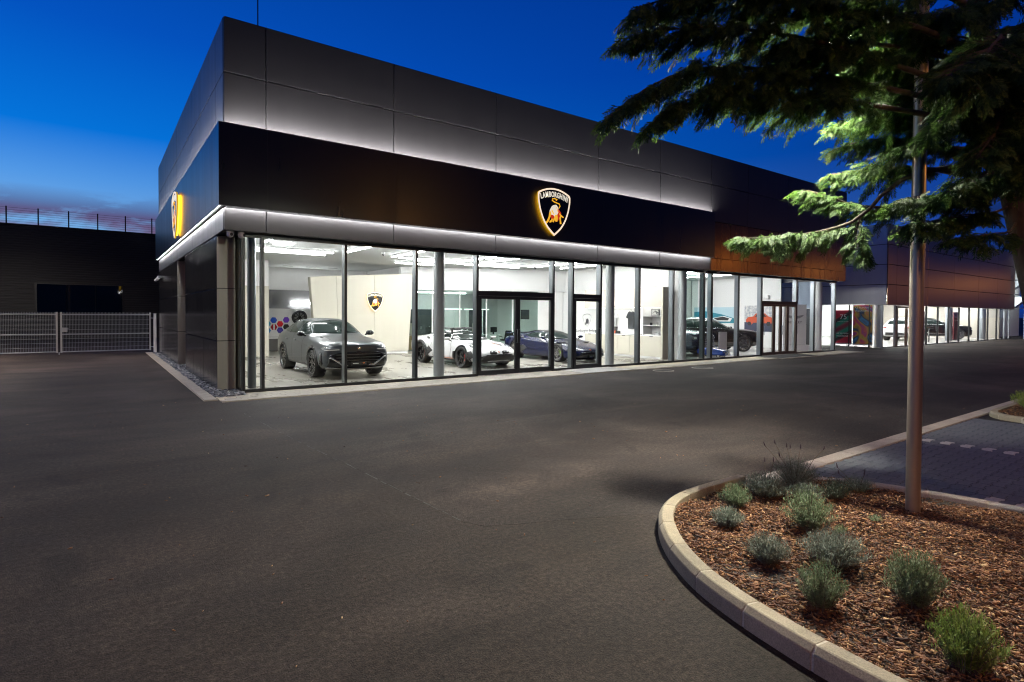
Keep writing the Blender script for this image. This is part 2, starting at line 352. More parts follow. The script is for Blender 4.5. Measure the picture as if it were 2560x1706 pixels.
pb = pebbles(2.0, 2.62, 13.35, 29.6, 4600, 'pebbles'); pb.data.materials.append(M_peb); tag(pb, 'grey slate pebbles in the strip at the foot of the dark wall', 'pebbles', kind='stuff')
M_soil = P('soil', (0.03, 0.022, 0.016), 0.9)
# ================================================================== main showroom
B = thing('car_showroom', 'dark bronze-grey car showroom with black fascia band and glowing light strips', 'showroom', (2.2, 13.45, 0))
UX = [2.2, 3.05, 6.09, 9.22, 13.28, 16.39, 19.44, 21.98, 25.2, 28.15, 30.9]
LY = [13.45, 14.47, 18.38, 22.2, 26.07, 29.2]
G = 0.010
def fpanel(x0, x1, z0, z1, y, m, name='facade_panel', th=0.05): return box(name, x0 + G, x1 - G, y, y + th, z0 + G, z1 - G, m, B, bevel=0.004)
def lpanel(y0, y1, z0, z1, x, m, name='facade_panel', th=0.05): return box(name, x, x + th, y0 + G, y1 - G, z0 + G, z1 - G, m, B, bevel=0.004)
# dark backing behind the joints
box('backing_wall', 2.26, 30.86, 13.51, 13.70, 3.60, 8.06, M_dark, B)
box('backing_wall', 2.26, 2.45, 13.71, 29.15, 3.60, 8.06, M_dark, B)
box('roof', 2.46, 30.86, 13.71, 29.15, 7.6, 7.7, M_dark, B)
box('back_wall', 2.30, 30.86, 29.16, 29.3, 0.0, 8.06, M_panel, B)
box('end_wall', 30.74, 30.858, 13.72, 29.1, 3.62, 7.58, M_panel, B)
for i in range(len(UX) - 1):
    a, b = UX[i], UX[i + 1]
    if i == 0: a += 0.0
    for z0, z1 in ((5.50, 6.92), (6.92, 8.1)): fpanel(a, b, z0, z1, 13.45, M_panel)
    fpanel(a, b, 3.57, 4.06, 13.45, M_panel if b < 19.6 else M_bronze, 'band_panel')
for x0, x1 in ((19.46, 20.75), (20.75, 23.6), (23.6, 26.5), (26.5, 29.0), (29.0, 30.9)): fpanel(x0, x1, 4.06, 5.50, 13.45, M_bronze)
for i in range(len(LY) - 1):
    a, b = LY[i], LY[i + 1]
    if i == 0: a += 0.062
    for z0, z1 in ((5.50, 6.92), (6.92, 8.1)): lpanel(a, b, z0, z1, 2.2, M_panel)
    lpanel(a, b, 3.57, 4.06, 2.2, M_panel, 'band_panel')
# black fascia box, jointed every panel
fx = [2.08, 3.05, 6.09, 9.22, 13.28, 16.39, 19.46]
for a, b in zip(fx, fx[1:]): box('fascia_panel', a + (0.0006 if a > 2.1 else 0), b - 0.0006, 13.30, 13.325, 4.07, 5.82, M_fascia, B)
fy = [13.327, 14.47, 18.38, 22.2, 26.07, 29.25]
for a, b in zip(fy, fy[1:]): box('fascia_panel', 2.08, 2.105, a + 0.0006, b - 0.0006, 4.07, 5.82, M_fascia, B)
box('light_tray', 2.11, 19.45, 13.327, 13.448, 4.095, 5.62, M_dark, B); box('light_tray', 2.107, 2.198, 13.45, 29.2, 4.095, 5.62, M_dark, B)
box('fascia_return', 19.462, 19.475, 13.30, 13.445, 4.07, 5.82, M_fascia, B)
# led strips in the trays: above (washing the upper panels) and below (washing the band)
box('led_strip', 2.15, 19.42, 13.335, 13.355, 5.625, 5.638, M_led, B)
box('led_strip', 2.112, 2.130, 13.46, 29.1, 5.625, 5.638, M_led, B)
box('led_strip', 2.11, 19.42, 13.332, 13.346, 4.082, 4.094, M_led2, B)
box('led_strip', 2.110, 2.122, 13.46, 29.1, 4.082, 4.094, M_led2, B)
# soffit
box('soffit', 2.26, 30.86, 13.455, 14.45, 3.575, 3.598, M_frame, B)
box('gutter', 2.24, 30.88, 13.48, 13.62, 8.07, 8.11, M_panel, B)
# left wall, in cladding panels, with a window recess
for a, b in ((14.42, 16.46), (16.46, 18.38), (18.38, 20.09), (22.25, 25.74), (25.74, 29.2)):
    for z0, z1 in ((0.03, 1.16), (1.16, 2.36), (2.36, 3.56)): lpanel(a, b, z0, z1, 2.2, M_wallp)
box('wall_core', 2.255, 2.60, 14.47, 20.05, 0, 3.57, M_dark, B); box('wall_core', 2.255, 2.60, 22.30, 29.1, 0, 3.57, M_dark, B)
M_reveal = panel_mat('beige_grey_reveal', (0.30, 0.29, 0.25), 0.42, 0.3, 0.04)
for z0, z1 in ((0.03, 1.16), (1.16, 2.36), (2.36, 3.56)):
    box('reveal_panel', 2.205, 2.585, 14.405, 14.42, z0 + .008, z1 - .008, M_reveal, B, bevel=.003)
    box('reveal_panel', 2.205, 2.585, 22.225, 22.25, z0 + .008, z1 - .008, M_reveal, B, bevel=.003)
wv = box('window', 2.56, 2.60, 20.10, 22.2, 0.05, 3.55, M_frame, B); box('glass_pane', 2.545, 2.555, 20.2, 22.1, 0.12, 3.48, M_dglass, wv)
# ------------------------------------------------------------ front glazing
GY = 13.80
def mullion(xr, m=None, z0=0.0, z1=3.575, w=0.06, mi=None):
    o = MB(); o.box(xr - w, xr, GY - 0.03, GY + 0.03, z0, z1)
    o.m = 1; o.box(xr - w + 0.004, xr - 0.004, GY + 0.0302, GY + 0.20, z0, z1)
    return o.build('mullion', [m or M_frame, mi or M_framein], B, bevel=0)
MX = [2.67, 3.08, 5.00, 6.93, 8.86, 11.72, 12.54, 13.82, 15.75, 17.65, 19.57]
for x_ in MX: mullion(x_)
MX2 = [20.08, 21.97, 23.73, 26.75, 28.45, 30.62]
for x_ in MX2: mullion(x_, M_frame, mi=M_paleframe, w=0.05)
allx = MX + MX2
def pane(x0, x1, z0, z1, parent=B): return box('glass_pane', x0, x1, GY - 0.006, GY + 0.006, z0, z1, M_glass, parent)
wf = {19.57: .06}
for a, b in zip(allx, allx[1:]):
    wb = 0.06 if b in MX else 0.05
    # sill and head of this bay
    door = a in (8.86, 12.54, 23.73)
    if not door: box('sill_frame', a + .001, b - wb - .001, GY - .028, GY + .05, 0.0, 0.085, M_frame, B)
    box('head_frame', a + .001, b - wb - .001, GY - .028, GY + .05, 3.495, 3.574, M_frame, B)
    if not door: pane(a, b - wb, 0.085, 3.495)
    else:
        zt = 2.44 if a != 23.73 else 2.42
        box('transom', a + .001, b - wb - .001, GY - .032, GY + .09, zt - 0.10, zt + 0.04, M_frame, B)
        pane(a, b - wb, zt + 0.04, 3.495)
# doors
def door(x0, x1, ztop, m, label, handle_side):
    d = box('door', x0, x0 + .085, GY - .04, GY + .04, 0.03, ztop, m, B, bevel=.003); d['label'] = label
    k = MB(); k.box(x1 - .085, x1, GY - .04, GY + .04, .03, ztop); k.box(x0 + .086, x1 - .086, GY - .04, GY + .04, ztop - .09, ztop); k.box(x0 + .086, x1 - .086, GY - .04, GY + .04, .03, .17)
    k.build('door_frame', m, d, off=(wloc(d))); box('glass_pane', x0 + .08, x1 - .08, GY - .006, GY + .006, .165, ztop - .085, M_glass, d)
    hx = x1 - .045 if handle_side else x0 + .045
    h = MB(); h.tube([(hx, GY - .04, .95), (hx, GY - .09, .95), (hx, GY - .09, 1.35), (hx, GY - .04, 1.35)], .012, 8); h.build('handle', M_framein, d, smooth=True)
door(8.875, 10.26, 2.335, M_frame, 'left leaf of the black framed double door', True)
door(10.268, 11.645, 2.335, M_frame, 'right leaf of the black framed double door', False)
door(12.56, 13.745, 2.335, M_frame, 'single black framed glass door', True)
M_brownframe = P('brown_bronze_frame', (0.10, 0.075, 0.06), 0.35, 0.5)
for i, (a, b) in enumerate(((23.75, 24.72), (24.73, 25.30), (25.31, 25.88), (25.89, 26.68))): door(a, b, 2.315, M_brownframe, 'bronze framed sliding door leaf', i % 2)
# corner return and far end return
box('glass_pane', 2.612, 2.624, 13.84, 14.40, 0.085, 3.495, M_gglass, B)
box('sill_frame', 2.60, 2.64, 13.831, 14.40, 0, .085, M_frame, B); box('head_frame', 2.60, 2.64, 13.831, 14.40, 3.495, 3.574, M_frame, B)
for a, b in ((13.86, 15.6), (15.66, 17.4)): box('glass_pane', 30.59, 30.60, a, b, 0.085, 3.495, M_glass, B)
box('mullion', 30.57, 30.62, 15.61, 15.65, 0, 3.57, M_paleframe, B)
box('end_wall', 30.60, 30.70, 17.42, 29.1, 0, 3.6, M_panel, B)
# interior shell
box('showroom_floor', 2.62, 19.62, GY + .06, 29.1, -0.02, 0.010, M_tile, B)
box('showroom_floor', 19.64, 30.56, GY + .06, 29.1, -0.02, 0.010, M_tilew, B)
box('ceiling', 2.62, 30.58, GY + .22, 29.1, 4.0, 4.06, M_ceil, B)
box('ceiling_edge', 2.62, 30.58, GY + .205, GY + .215, 3.58, 4.05, M_frame, B)
box('interior_wall', 2.70, 2.78, 14.50, 29.1, 0.0, 3.99, M_white, B)
box('interior_wall', 2.79, 5.75, 25.0, 25.12, 2.92, 3.99, M_white, B)
box('veneer_panel', 2.80, 5.75, 24.95, 25.13, 0.01, 2.915, M_beige, B)
box('interior_wall', 5.76, 12.0, 28.5, 28.6, 2.92, 3.99, M_white, B)
box('niche_wall', 5.76, 12.0, 28.55, 28.65, 0.01, 2.915, P('grey_niche', (0.16, 0.16, 0.165), 0.5), B)
# angled office bulkhead
def slant(name, p, q, z0, z1, th, m):
    p = Vector(p); q = Vector(q); t = (q - p).normalized(); n_ = Vector((-t.y, t.x)) * th
    return MB().prism([tuple(p), tuple(q), tuple(q + n_), tuple(p + n_)], z0, z1).build(name, m, B)
slant('bulkhead', (11.42, 24.45), (19.1, 21.58), 3.02, 3.99, .2, M_white)
slant('bulkhead_trim', (11.42, 24.43), (19.1, 21.56), 2.94, 3.015, .22, M_whiteg)
box('bulkhead', 11.42, 11.55, 24.66, 28.48, 3.02, 3.99, M_white, B)
pts = [Vector((11.6, 24.46)).lerp(Vector((19.0, 21.70)), k / 6) for k in range(7)]
for k in range(5):
    slant('glass_pane', pts[k], pts[k + 1], 0.05, 2.94, .012, M_gglass)
slant('partition_wall', pts[5] , pts[6], 0.012, 2.935, .10, M_white)
for k in range(5): box('partition_post', pts[k].x - .02, pts[k].x + .02, pts[k].y - .02, pts[k].y + .03, .012, 2.935, M_whiteg, B)
box('office_wall', 11.0, 19.1, 27.6, 27.7, 0.012, 3.0, M_white, B); box('office_ceiling', 11.4, 19.1, 24.7, 27.6, 2.99, 3.01, M_white, B)
box('interior_wall', 19.08, 19.16, 14.6, 27.6, 0.012, 3.99, M_white, B)
box('interior_wall', 19.17, 19.25, 14.6, 27.6, 0.012, 3.99, M_white, B)
box('glass_pane', 19.20, 19.212, 13.86, 14.58, 0.03, 3.57, M_gglass, B)
# crest wall, flared veneer panels
for (a0, a1, b0, b1, h0, h1) in ((7.40, 8.35, 7.12, 8.20, 3.31, 3.40), (8.36, 9.95, 8.21, 9.92, 3.40, 3.52), (9.96, 11.60, 9.93, 11.78, 3.52, 3.65)):
    MB().add([(a0, 24.0, .10), (a1, 24.0, .10), (a1, 24.25, .10), (a0, 24.25, .10), (b0, 23.9, h0), (b1, 23.9, h1), (b1, 24.25, h1), (b0, 24.25, h0)],
             [(0, 3, 2, 1), (4, 5, 6, 7), (0, 1, 5, 4), (1, 2, 6, 5), (2, 3, 7, 6), (3, 0, 4, 7)]).build('veneer_panel', M_beige, B, bevel=.003)
box('plinth', 7.42, 11.58, 24.03, 24.2, 0.012, .095, M_white, B)
# columns
for cx_, cy_, r_, m_ in ((8.0, 14.55, .16, M_col), (14.9, 14.45, .16, M_col), (18.9, 14.35, .16, M_col), (30.2, 14.45, .17, M_white), (2.98, 14.62, .095, M_framein)):
    MB().lathe([(0, 0.012), (r_, 0.012), (r_, 3.99), (0, 3.99)], 32, (cx_, cy_, 0)).build('column', m_, B, smooth=True)
# second section back walls
box('interior_wall', 19.26, 30.55, 22.5, 22.6, .012, 3.99, M_white, B)
box('interior_wall', 30.44, 30.54, 16.6, 22.4, .012, 3.99, M_white, B)
M_anthw = P('anthracite_wall', (.03, .034, .04), .5)
M_bluewall = P('blue_grey_wall', (0.20, 0.25, 0.33), 0.55)
box('interior_wall', 30.40, 30.48, 14.85, 15.60, 2.2, 3.6, M_bluewall, B); box('interior_wall', 30.40, 30.48, 14.85, 15.60, .012, 2.19, M_anthw, B)
# ================================================================== showroom interior things
def lamp(x0, y0, x1, y1, label, z=3.93, grp='tube lamps on the showroom ceiling'):
    L = thing('ceiling_lamp', label, 'ceiling lamp', ((x0 + x1) / 2, (y0 + y1) / 2, z), 0, grp)
    MB().tube([(x0, y0, z), (x1, y1, z)], .036, 8).build('tube', M_tube, L, smooth=True)
    dx, dy = (.038, .0) if x0 == x1 else (0, .038)
    MB().box(min(x0, x1) - dx, max(x0, x1) + dx, min(y0, y1) - dy, max(y0, y1) + dy, z + .004, z + .069).build('housing', M_whiteg, L)
    return L
for a in [
    (4.05, 14.7, 4.05, 18.0, 'white ceiling tube running towards the window at the left end of the showroom'),
    (4.2, 19.85, 6.7, 19.85, 'front one of the two crosswise ceiling tubes behind the grey SUV'),
    (4.2, 20.7, 6.7, 20.7, 'rear one of the two crosswise ceiling tubes behind the grey SUV'),
    (7.0, 14.9, 7.0, 19.2, 'white ceiling tube running towards the window right of the grey SUV'),
    (8.9, 14.9, 8.9, 19.8, 'white ceiling tube running towards the window left of the white sports car'),
    (9.2, 19.85, 11.6, 19.85, 'front crosswise ceiling tube behind the white sports car'),
    (10.3, 20.5, 12.4, 20.5, 'middle crosswise ceiling tube behind the white sports car'),
    (10.0, 21.9, 12.1, 21.9, 'rearmost crosswise ceiling tube behind the white sports car'),
    (11.8, 14.9, 11.8, 19.8, 'white ceiling tube running towards the window right of the white sports car'),
    (12.85, 14.9, 12.85, 19.7, 'white ceiling tube running towards the window left of the blue sports car'),
    (13.1, 19.8, 15.6, 19.8, 'front crosswise ceiling tube behind the blue sports car'),
    (12.6, 20.75, 15.5, 20.75, 'rear crosswise ceiling tube behind the blue sports car'),
    (15.8, 14.9, 15.8, 19.8, 'white ceiling tube running towards the window right of the blue sports car'),
    (17.2, 14.9, 17.2, 19.8, 'white ceiling tube nearest the merchandise cabinet')]: lamp(*a)
for k, (a, b, nm) in enumerate(((20.6, 16.2, 'left'), (23.6, 16.6, 'middle'), (26.6, 16.2, 'right'))):
    lamp(a, b, a, b + 4.2, 'lengthwise ceiling tube in the %s of the pale showroom with the black SUV' % nm, grp='tube lamps in the pale showroom')
for k, yy in enumerate((15.6, 18.0)): lamp(22.0, yy, 26.4, yy, ('front' if k == 0 else 'rear') + ' crosswise ceiling tube of the pale showroom with the black SUV', grp='tube lamps in the pale showroom')
tag(MB().prism([(.3 * math.cos(R(60 * k)), .2 * math.sin(R(60 * k))) for k in range(6)], 3.94, 3.99).build('ceiling_panel_lamp', M_tube, off=(0, 0, 0)), 'hexagonal flat ceiling light above the grey SUV', 'ceiling lamp').location = (4.7, 18.6, 0)
lo = lamp(13.0, 26.2, 16.0, 26.2, 'long office lamp behind the glass partition', z=2.93, grp='office lamps')
# under-shelf light of the niche
niche_l = MB().box(7.6, 8.9, 28.48, 28.53, 2.27, 2.31).build('light_strip', M_tube, B)
# ---- track spots, dome cameras, slot vents
for k, (x_, y_, lb) in enumerate(((8.3, 19.2, 'above the veneer crest wall'), (12.0, 18.3, 'above the white sports car'), (16.2, 20.4, 'by the rear corner above the blue sports car'))):
    t = thing('dome_camera', 'small white dome camera on the ceiling ' + lb, 'camera', (x_, y_, 4.0)); MB().lathe([(0, 4.0), (.06, 4.0), (.06, 3.93), (0, 3.93)], 16, (x_, y_, 0)).build('mount', M_camwhite, t, smooth=True)
    MB().lathe([(.05, 3.93), (.045, 3.90), (.025, 3.875), (0, 3.87)], 16, (x_, y_, 0)).build('dome', M_black, t, smooth=True)
for k in range(4): box('slot_vent', 5.9 + k * 1.05, 6.35 + k * 1.05, 27.5, 27.53, 3.985, 3.999, M_black, B)
for x_, y_ in ((6.6, 17.0), (10.2, 17.2), (14.2, 17.4)): box('slot_vent', x_, x_ + .03, y_, y_ + 1.4, 3.99, 3.999, M_black, B)

# ---- the crest: shield, border, lettering and bull
M_crestblack = P('crest_black', (0.010, 0.008, 0.006), 0.25)
M_crestedge = P('crest_lit_edge', (1, .9, .75), 0.5, emit=(1.0, 0.80, 0.58), es=1.0)
M_crestside = P('crest_amber_rim', (1, .6, .1), .5, emit=(1.0, .55, .02), es=.6)
M_halo = P('crest_halo_yellow', (1, .7, .1), 0.5, emit=(1.0, 0.58, 0.02), es=7)
M_bullw = P('bull_ivory', (.8, .75, .6), 0.4, emit=(0.95, 0.88, 0.72), es=.75)
M_bully = P('bull_amber', (.8, .45, .05), 0.4, emit=(1.0, 0.50, 0.03), es=.85)
M_bullr = P('bull_red', (.6, .05, .02), 0.4, emit=(0.80, 0.05, 0.01), es=.6)
def shield(s=1.0, n=10):
    # half outline, x to the right, z up; 1.43 high, 1.30 wide
    pts = []
    for k in range(n + 1):  # top arc
        t = k / n; x = .60 * t; pts.append((x, .715 - .155 * t * t))
    pts.append((.635, .50))
    for t, wd_ in ((.10, .985), (.2, .955), (.33, .90), (.446, .825), (.56, .735), (.66, .63), (.75, .51), (.82, .40), (.92, .19), (1.0, 0.0)): pts.append((.645 * wd_, .47 - 1.185 * t))
    full = pts + [(-x, z) for x, z in reversed(pts[1:-1])]
    return [(x * s, z * s) for x, z in full]
def crest(name, label, scale, frame, lit=True):
    C = thing(name, label, 'crest sign'); C.matrix_world = frame
    def pr(poly, a, b, m, nm): o = MB().prism(poly, a, b, 'y').build(nm, m, C, off=(0, 0, 0), fix=True); return o
    S = scale; sh = shield(S)
    inner = shield(S * .925); inner = [(x, z + .010 * S) for x, z in inner]
    pr([(x * .88, z * .88) for x, z in sh], -.004, .040 * S, M_halo if lit else M_crestblack, 'halo_light')
    pr(sh, -.042 * S, -.006, M_crestside, 'shield_rim'); pr(sh, -.05 * S, -.0425 * S, M_crestblack, 'shield_body')
    n_ = len(sh); mb = MB(); vs = [(x, -.062 * S, z) for x, z in sh] + [(x, -.062 * S, z) for x, z in inner] + [(x, -.0505 * S, z) for x, z in sh] + [(x, -.0505 * S, z) for x, z in inner]
    fs = []
    for i in range(n_):
        j = (i + 1) % n_; fs += [(i, j, n_ + j, n_ + i), (2 * n_ + i, 2 * n_ + j, j, i), (n_ + i, n_ + j, 3 * n_ + j, 3 * n_ + i)]
    mb.add(vs, fs); mb.build('border', M_crestedge, C, off=(0, 0, 0), fix=True)
    y0 = -.057 * S; BK = .90
    def poly(p, m, nm, d=0): MB().prism([(x * S * BK, (z * BK + .05) * S) for x, z in p], y0 - d * S, -.0505 * S, 'y').build(nm, m, C, off=(0, 0, 0), fix=True)
    # bull, facing right and charging down: hind quarter high, head low right
    poly([(-.02, .18), (.08, .20), (.16, .13), (.20, .02), (.19, -.06), (.13, -.12), (.12, -.20), (.02, -.21), (-.04, -.16), (-.16, -.16), (-.21, -.12), (-.20, -.02), (-.15, .07), (-.10, .14)], M_bullw, 'bull_body')
    poly([(-.22, -.10), (-.15, -.02), (-.13, -.15), (-.18, -.24), (-.24, -.38), (-.33, -.47), (-.38, -.45), (-.30, -.34), (-.24, -.22)], M_bully, 'bull_leg', .002)
    poly([(-.10, -.22), (-.03, -.20), (-.07, -.33), (-.14, -.41), (-.21, -.42), (-.20, -.37), (-.13, -.32)], M_bully, 'bull_leg', .002)
    poly([(.00, -.22), (.05, -.24), (.01, -.33), (-.03, -.40), (-.08, -.38), (-.05, -.33)], M_bully, 'bull_leg', .0025)
    poly([(.24, -.10), (.30, -.14), (.29, -.28), (.32, -.42), (.25, -.43), (.24, -.30), (.21, -.18)], M_bully, 'bull_leg', .002)
    poly([(-.17, -.16), (-.05, -.15), (-.02, -.20), (-.04, -.29), (-.12, -.28), (-.16, -.22)], M_bullr, 'bull_shade', .003)
    poly([(.15, .08), (.23, .02), (.30, -.06), (.26, -.16), (.22, -.22), (.17, -.32), (.12, -.36), (.10, -.26), (.13, -.12), (.18, -.04)], M_bullr, 'bull_shade', .003)
    poly([(.02, -.14), (.13, -.14), (.15, -.24), (.13, -.36), (.05, -.36), (.02, -.26)], M_bully, 'bull_head', .004)
    poly([(.22, -.06), (.31, -.12), (.42, -.18), (.40, -.21), (.28, -.17), (.22, -.12)], M_bully, 'bull_horn', .004)
    MB().tube([(x * S * BK, y0, (z * BK + .05) * S) for x, z in ((.20, .10), (.25, .17), (.22, .24), (.12, .26), (-.02, .29), (-.10, .33), (-.09, .38), (.02, .40), (.12, .37), (.07, .345))], .016 * S, 6).build('bull_tail', M_bully, C, off=(0, 0, 0), smooth=True)
    poly([(.08, .12), (.11, .12), (.17, -.03), (.15, -.05)], M_bully, 'bull_shade', .004); poly([(-.13, -.01), (-.10, .02), (-.02, -.10), (-.05, -.13)], M_bully, 'bull_shade', .004)
    # lettering along the top arc
    word = 'LAMBORGHINI'; wd = [.088, .105, .125, .105, .11, .105, .11, .11, .058, .11, .058]; tot = sum(wd); cx = -tot / 2
    for ch, wdt in zip(word, wd):
        xm = cx + wdt / 2; cx += wdt; t = xm / .60
        zz = (.715 - .155 * t * t) * .90 + .012 - .20; ang = -math.atan(-.155 * 2 * t / .60 * -1) * 0.5
        o = text_mesh('letter', ch, .20 * S, M_bullw, None, (0, 0, 0), (R(90), 0, 0), .004 * S, .90, bold=.006 * S)
        o.parent = C; o.location = (xm * .98 * S, -.054 * S, zz * S); o.rotation_euler = (R(90), -math.atan(-.155 * 2 * t / .60) * .55 * -1 * -1, 0); o.scale = (.72, 1.12, 1)
    return C
crest('crest_sign', 'glowing black shield crest with bull on the long front fascia', 1.0, Matrix.Translation((11.18, 13.235, 4.895)))
crest('crest_sign', 'glowing black shield crest with bull on the left side fascia, seen almost edge-on', 1.0, Matrix.Translation((2.015, 20.55, 4.83)) @ Matrix.Rotation(R(-90), 4, 'Z'))
crest('crest_sign', 'small shield crest with bull on the pale veneer wall behind the grey SUV', .60, Matrix.Translation((9.93, 23.90, 2.32)))

# ---- colour and wheel display in the left niche
D = thing('display_board', 'white display board with coloured hexagons and a wheel behind the grey SUV', 'display', (7.4, 28.42, 0))
box('board', 5.80, 9.6, 28.40, 28.46, .68, 2.02, M_whiteg, D, bevel=.004); box('ledge', 5.80, 9.6, 28.05, 28.39, .60, .675, M_whiteg, D); box('base_cabinet', 5.80, 9.6, 28.10, 28.45, .02, .595, P('taupe_cabinet', (.12, .115, .11), .5), D)
def hexp(c, r, flat=0): return [(c[0] + r * math.cos(R(60 * k + flat)), c[1] + r * math.sin(R(60 * k + flat))) for k in range(6)]
for c, col in (((6.75, 1.47), (.01, .08, .55)), ((7.04, 1.29), (.60, .01, .02)), ((7.32, 1.48), (.16, .05, .50)), ((7.32, 1.14), (.02, .02, .02)), ((7.04, .99), (.07, .05, .30)), ((6.76, 1.14), (.45, .02, .03)), ((6.47, 1.30), (.05, .38, .62)), ((6.47, .98), (.03, .22, .55)), ((6.2, 1.47), (.7, .3, .02)), ((6.2, 1.12), (.1, .35, .08))):
    mm = P('lacquer_sample', col, .2, coat=.6)
    o = MB().prism(hexp(c, .155), 28.365, 28.399, 'y').build('colour_sample', mm, D, bevel=.012)
for dx_, col in ((0, (.75, .75, .75)),): MB().box(6.725, 6.795, 28.355, 28.364, 1.015, 1.265).build('stripe', M_whiteg, D)
hx = MB().prism(hexp((7.92, 1.60), .47), 28.36, 28.399, 'y').build('wheel_frame', M_whiteg, D, bevel=.01)
hx2 = MB().prism(hexp((7.92, 1.60), .37), 28.352, 28.359, 'y').build('wheel_niche', P('niche_grey', (.25, .25, .25), .5), D)
hx3 = MB().prism(hexp((8.62, 1.20), .47), 28.362, 28.399, 'y').build('wheel_frame', M_whiteg, D, bevel=.01)
WH_DISPLAY = (7.92, 28.28, 1.60)

# ---- merchandise cabinet on the right wall
K = thing('display_cabinet', 'long pale veneer merchandise cabinet with open shelves on the right wall', 'cabinet', (18.75, 17.4, 0))
kx0, kx1 = 18.45, 19.05
ys = [15.06, 16.02, 16.72, 17.42, 18.12, 18.82, 19.5]
for a, b in zip(ys, ys[1:]):
    dd = box('cabinet_door', kx0, kx0 + .02, a + .004, b - .004, .10, .93, M_beige, K, bevel=.002); box('handle_slot', kx0 - .004, kx0 + .001, (a + b) / 2 - .09, (a + b) / 2 + .09, .90, .932, M_black, dd)
box('plinth', kx0 + .04, kx1, 15.0, 19.5, .012, .095, M_white, K); box('carcass', kx0 + .021, kx1, 15.06, 19.5, .10, .93, M_beige, K); box('counter', kx0 - .01, kx1, 15.06, 19.5, .935, .975, M_whiteg, K, bevel=.003)
box('end_panel', kx0 - .005, kx1, 14.95, 15.055, .012, 2.94, M_beige, K, bevel=.003); box('back_panel', kx1 - .03, kx1, 15.06, 19.5, .98, 2.12, M_white, K)
for a, b in ((15.06, 16.6), (16.605, 18.1), (18.105, 19.5)): box('upper_panel', kx0, kx1 - .031, a, b, 2.125, 2.94, M_beiged, K, bevel=.002)
box('shelf_side', kx0 + .02, kx1 - .032, 16.0, 16.03, .98, 2.12, M_whiteg, K)
for z_ in (1.36, 1.75): box('shelf', kx0 + .02, kx1 - .032, 15.06, 15.995, z_, z_ + .025, M_whiteg, K)
box('shelf_light', kx0 + .1, kx1 - .1, 15.1, 19.4, 2.108, 2.122, P('shelf_led', (1, 1, 1), .5, emit=(1, .97, .9), es=3.0), K)
# goods
def item(name, label, cat, mbm, m, smooth=True, **k): return tag(mbm.build(name, m, smooth=smooth, **k), label, cat)
def mug(y, m, col):
    mb = MB().lathe([(0, 1.386), (.042, 1.386), (.045, 1.40), (.045, 1.49), (.038, 1.49), (.036, 1.40), (0, 1.40)], 16, (18.72, y, 0)); mb.tube([(18.72, y - .04, 1.475), (18.72, y - .075, 1.46), (18.72, y - .075, 1.42), (18.72, y - .04, 1.405)], .008, 6)
    item('mug', col + ' mug on the middle shelf of the merchandise cabinet', 'mug', mb, m)
mug(15.78, M_black, 'black'); mug(15.50, M_whiteg, 'white'); mug(15.20, P('yellow_ceramic', (.75, .45, .01), .3), 'yellow')
pf = thing('boxed_model', 'dark framed box with a grey car picture on the top shelf of the merchandise cabinet', 'picture', (18.8, 15.6, 1.78)); box('frame', 18.78, 18.84, 15.42, 15.84, 1.778, 2.05, M_black, pf, bevel=.004)
pp = P('grey_car_print', (.3, .3, .3), .4); nb = noise(pp, 9, 2); base(pp, ramp(pp, nb, [(.4, (.02, .02, .02)), (.5, (.45, .45, .42)), (.7, (.2, .2, .2))])); box('print', 18.774, 18.779, 15.45, 15.81, 1.80, 2.03, pp, pf)
box('side_box', 18.78, 18.92, 15.12, 15.33, 1.778, 2.06, P('navy_box', (.03, .05, .10), .4), None); tag(bpy.data.objects['side_box'], 'narrow navy box right of the picture on the top shelf of the cabinet', 'box'); bpy.data.objects['side_box'].name = 'gift_box'
def cap(y, m, col):
    mb = MB(); prof = [(.0, .115), (.04, .11), (.075, .085), (.092, .045), (.098, 0)]
    mb.lathe([(r, .978 + h) for r, h in prof], 20, (18.72, y, 0)); mb.prism([(18.72 - .09, y - .085), (18.72 - .20, y - .06), (18.72 - .22, y), (18.72 - .20, y + .06), (18.72 - .09, y + .085)], .978, .990)
    item('cap', col + ' baseball cap lying at the end of the cabinet counter', 'cap', mb, m)
cap(15.45, M_whiteg, 'white'); cap(15.19, P('navy_cloth', (.02, .03, .07), .8), 'navy')
tag(MB().prism([(15.6, .98), (15.98, .98), (15.96, 1.01), (15.62, 1.015)], 18.5, 18.8, 'x').build('folded_shirt', M_whiteg), 'folded white shirt beside the white cap on the cabinet counter', 'shirt')
bx = thing('product_box', 'upright black and red carton on the cabinet counter', 'box', (18.7, 17.85, .98)); MB().add([(18.62, 17.70, .978), (18.62, 17.98, .978), (18.70, 17.98, .978), (18.70, 17.70, .978), (18.70, 17.70, 1.28), (18.70, 17.98, 1.28), (18.76, 17.98, 1.28), (18.76, 17.70, 1.28)], [(0, 3, 2, 1), (4, 5, 6, 7), (0, 1, 5, 4), (1, 2, 6, 5), (2, 3, 7, 6), (3, 0, 4, 7)]).build('carton', M_black, bx)
MB().add([(18.617, 17.71, .99), (18.617, 17.97, .99), (18.650, 17.97, 1.10), (18.650, 17.71, 1.10)], [(0, 3, 2, 1), (0, 1, 2, 3)]).build('red_print', P('red_print', (.55, .10, .04), .4), bx)
tag(box('small_carton', 18.6, 18.72, 17.5, 17.66, .978, 1.09, M_black, None, bevel=.004), 'small black carton beside the upright carton on the counter', 'box')
for y_, h_, lb in ((18.95, .17, 'short'), (18.75, .26, 'tall')): item('bottle', lb + ' dark bottle at the far end of the cabinet counter', 'bottle', MB().lathe([(0, .978), (.035, .978), (.035, .978 + h_ * .62), (.014, .978 + h_ * .74), (.014, .978 + h_), (0, .978 + h_)], 14, (18.65, y_, 0)), P('ink_glass', (.01, .015, .03), .15))
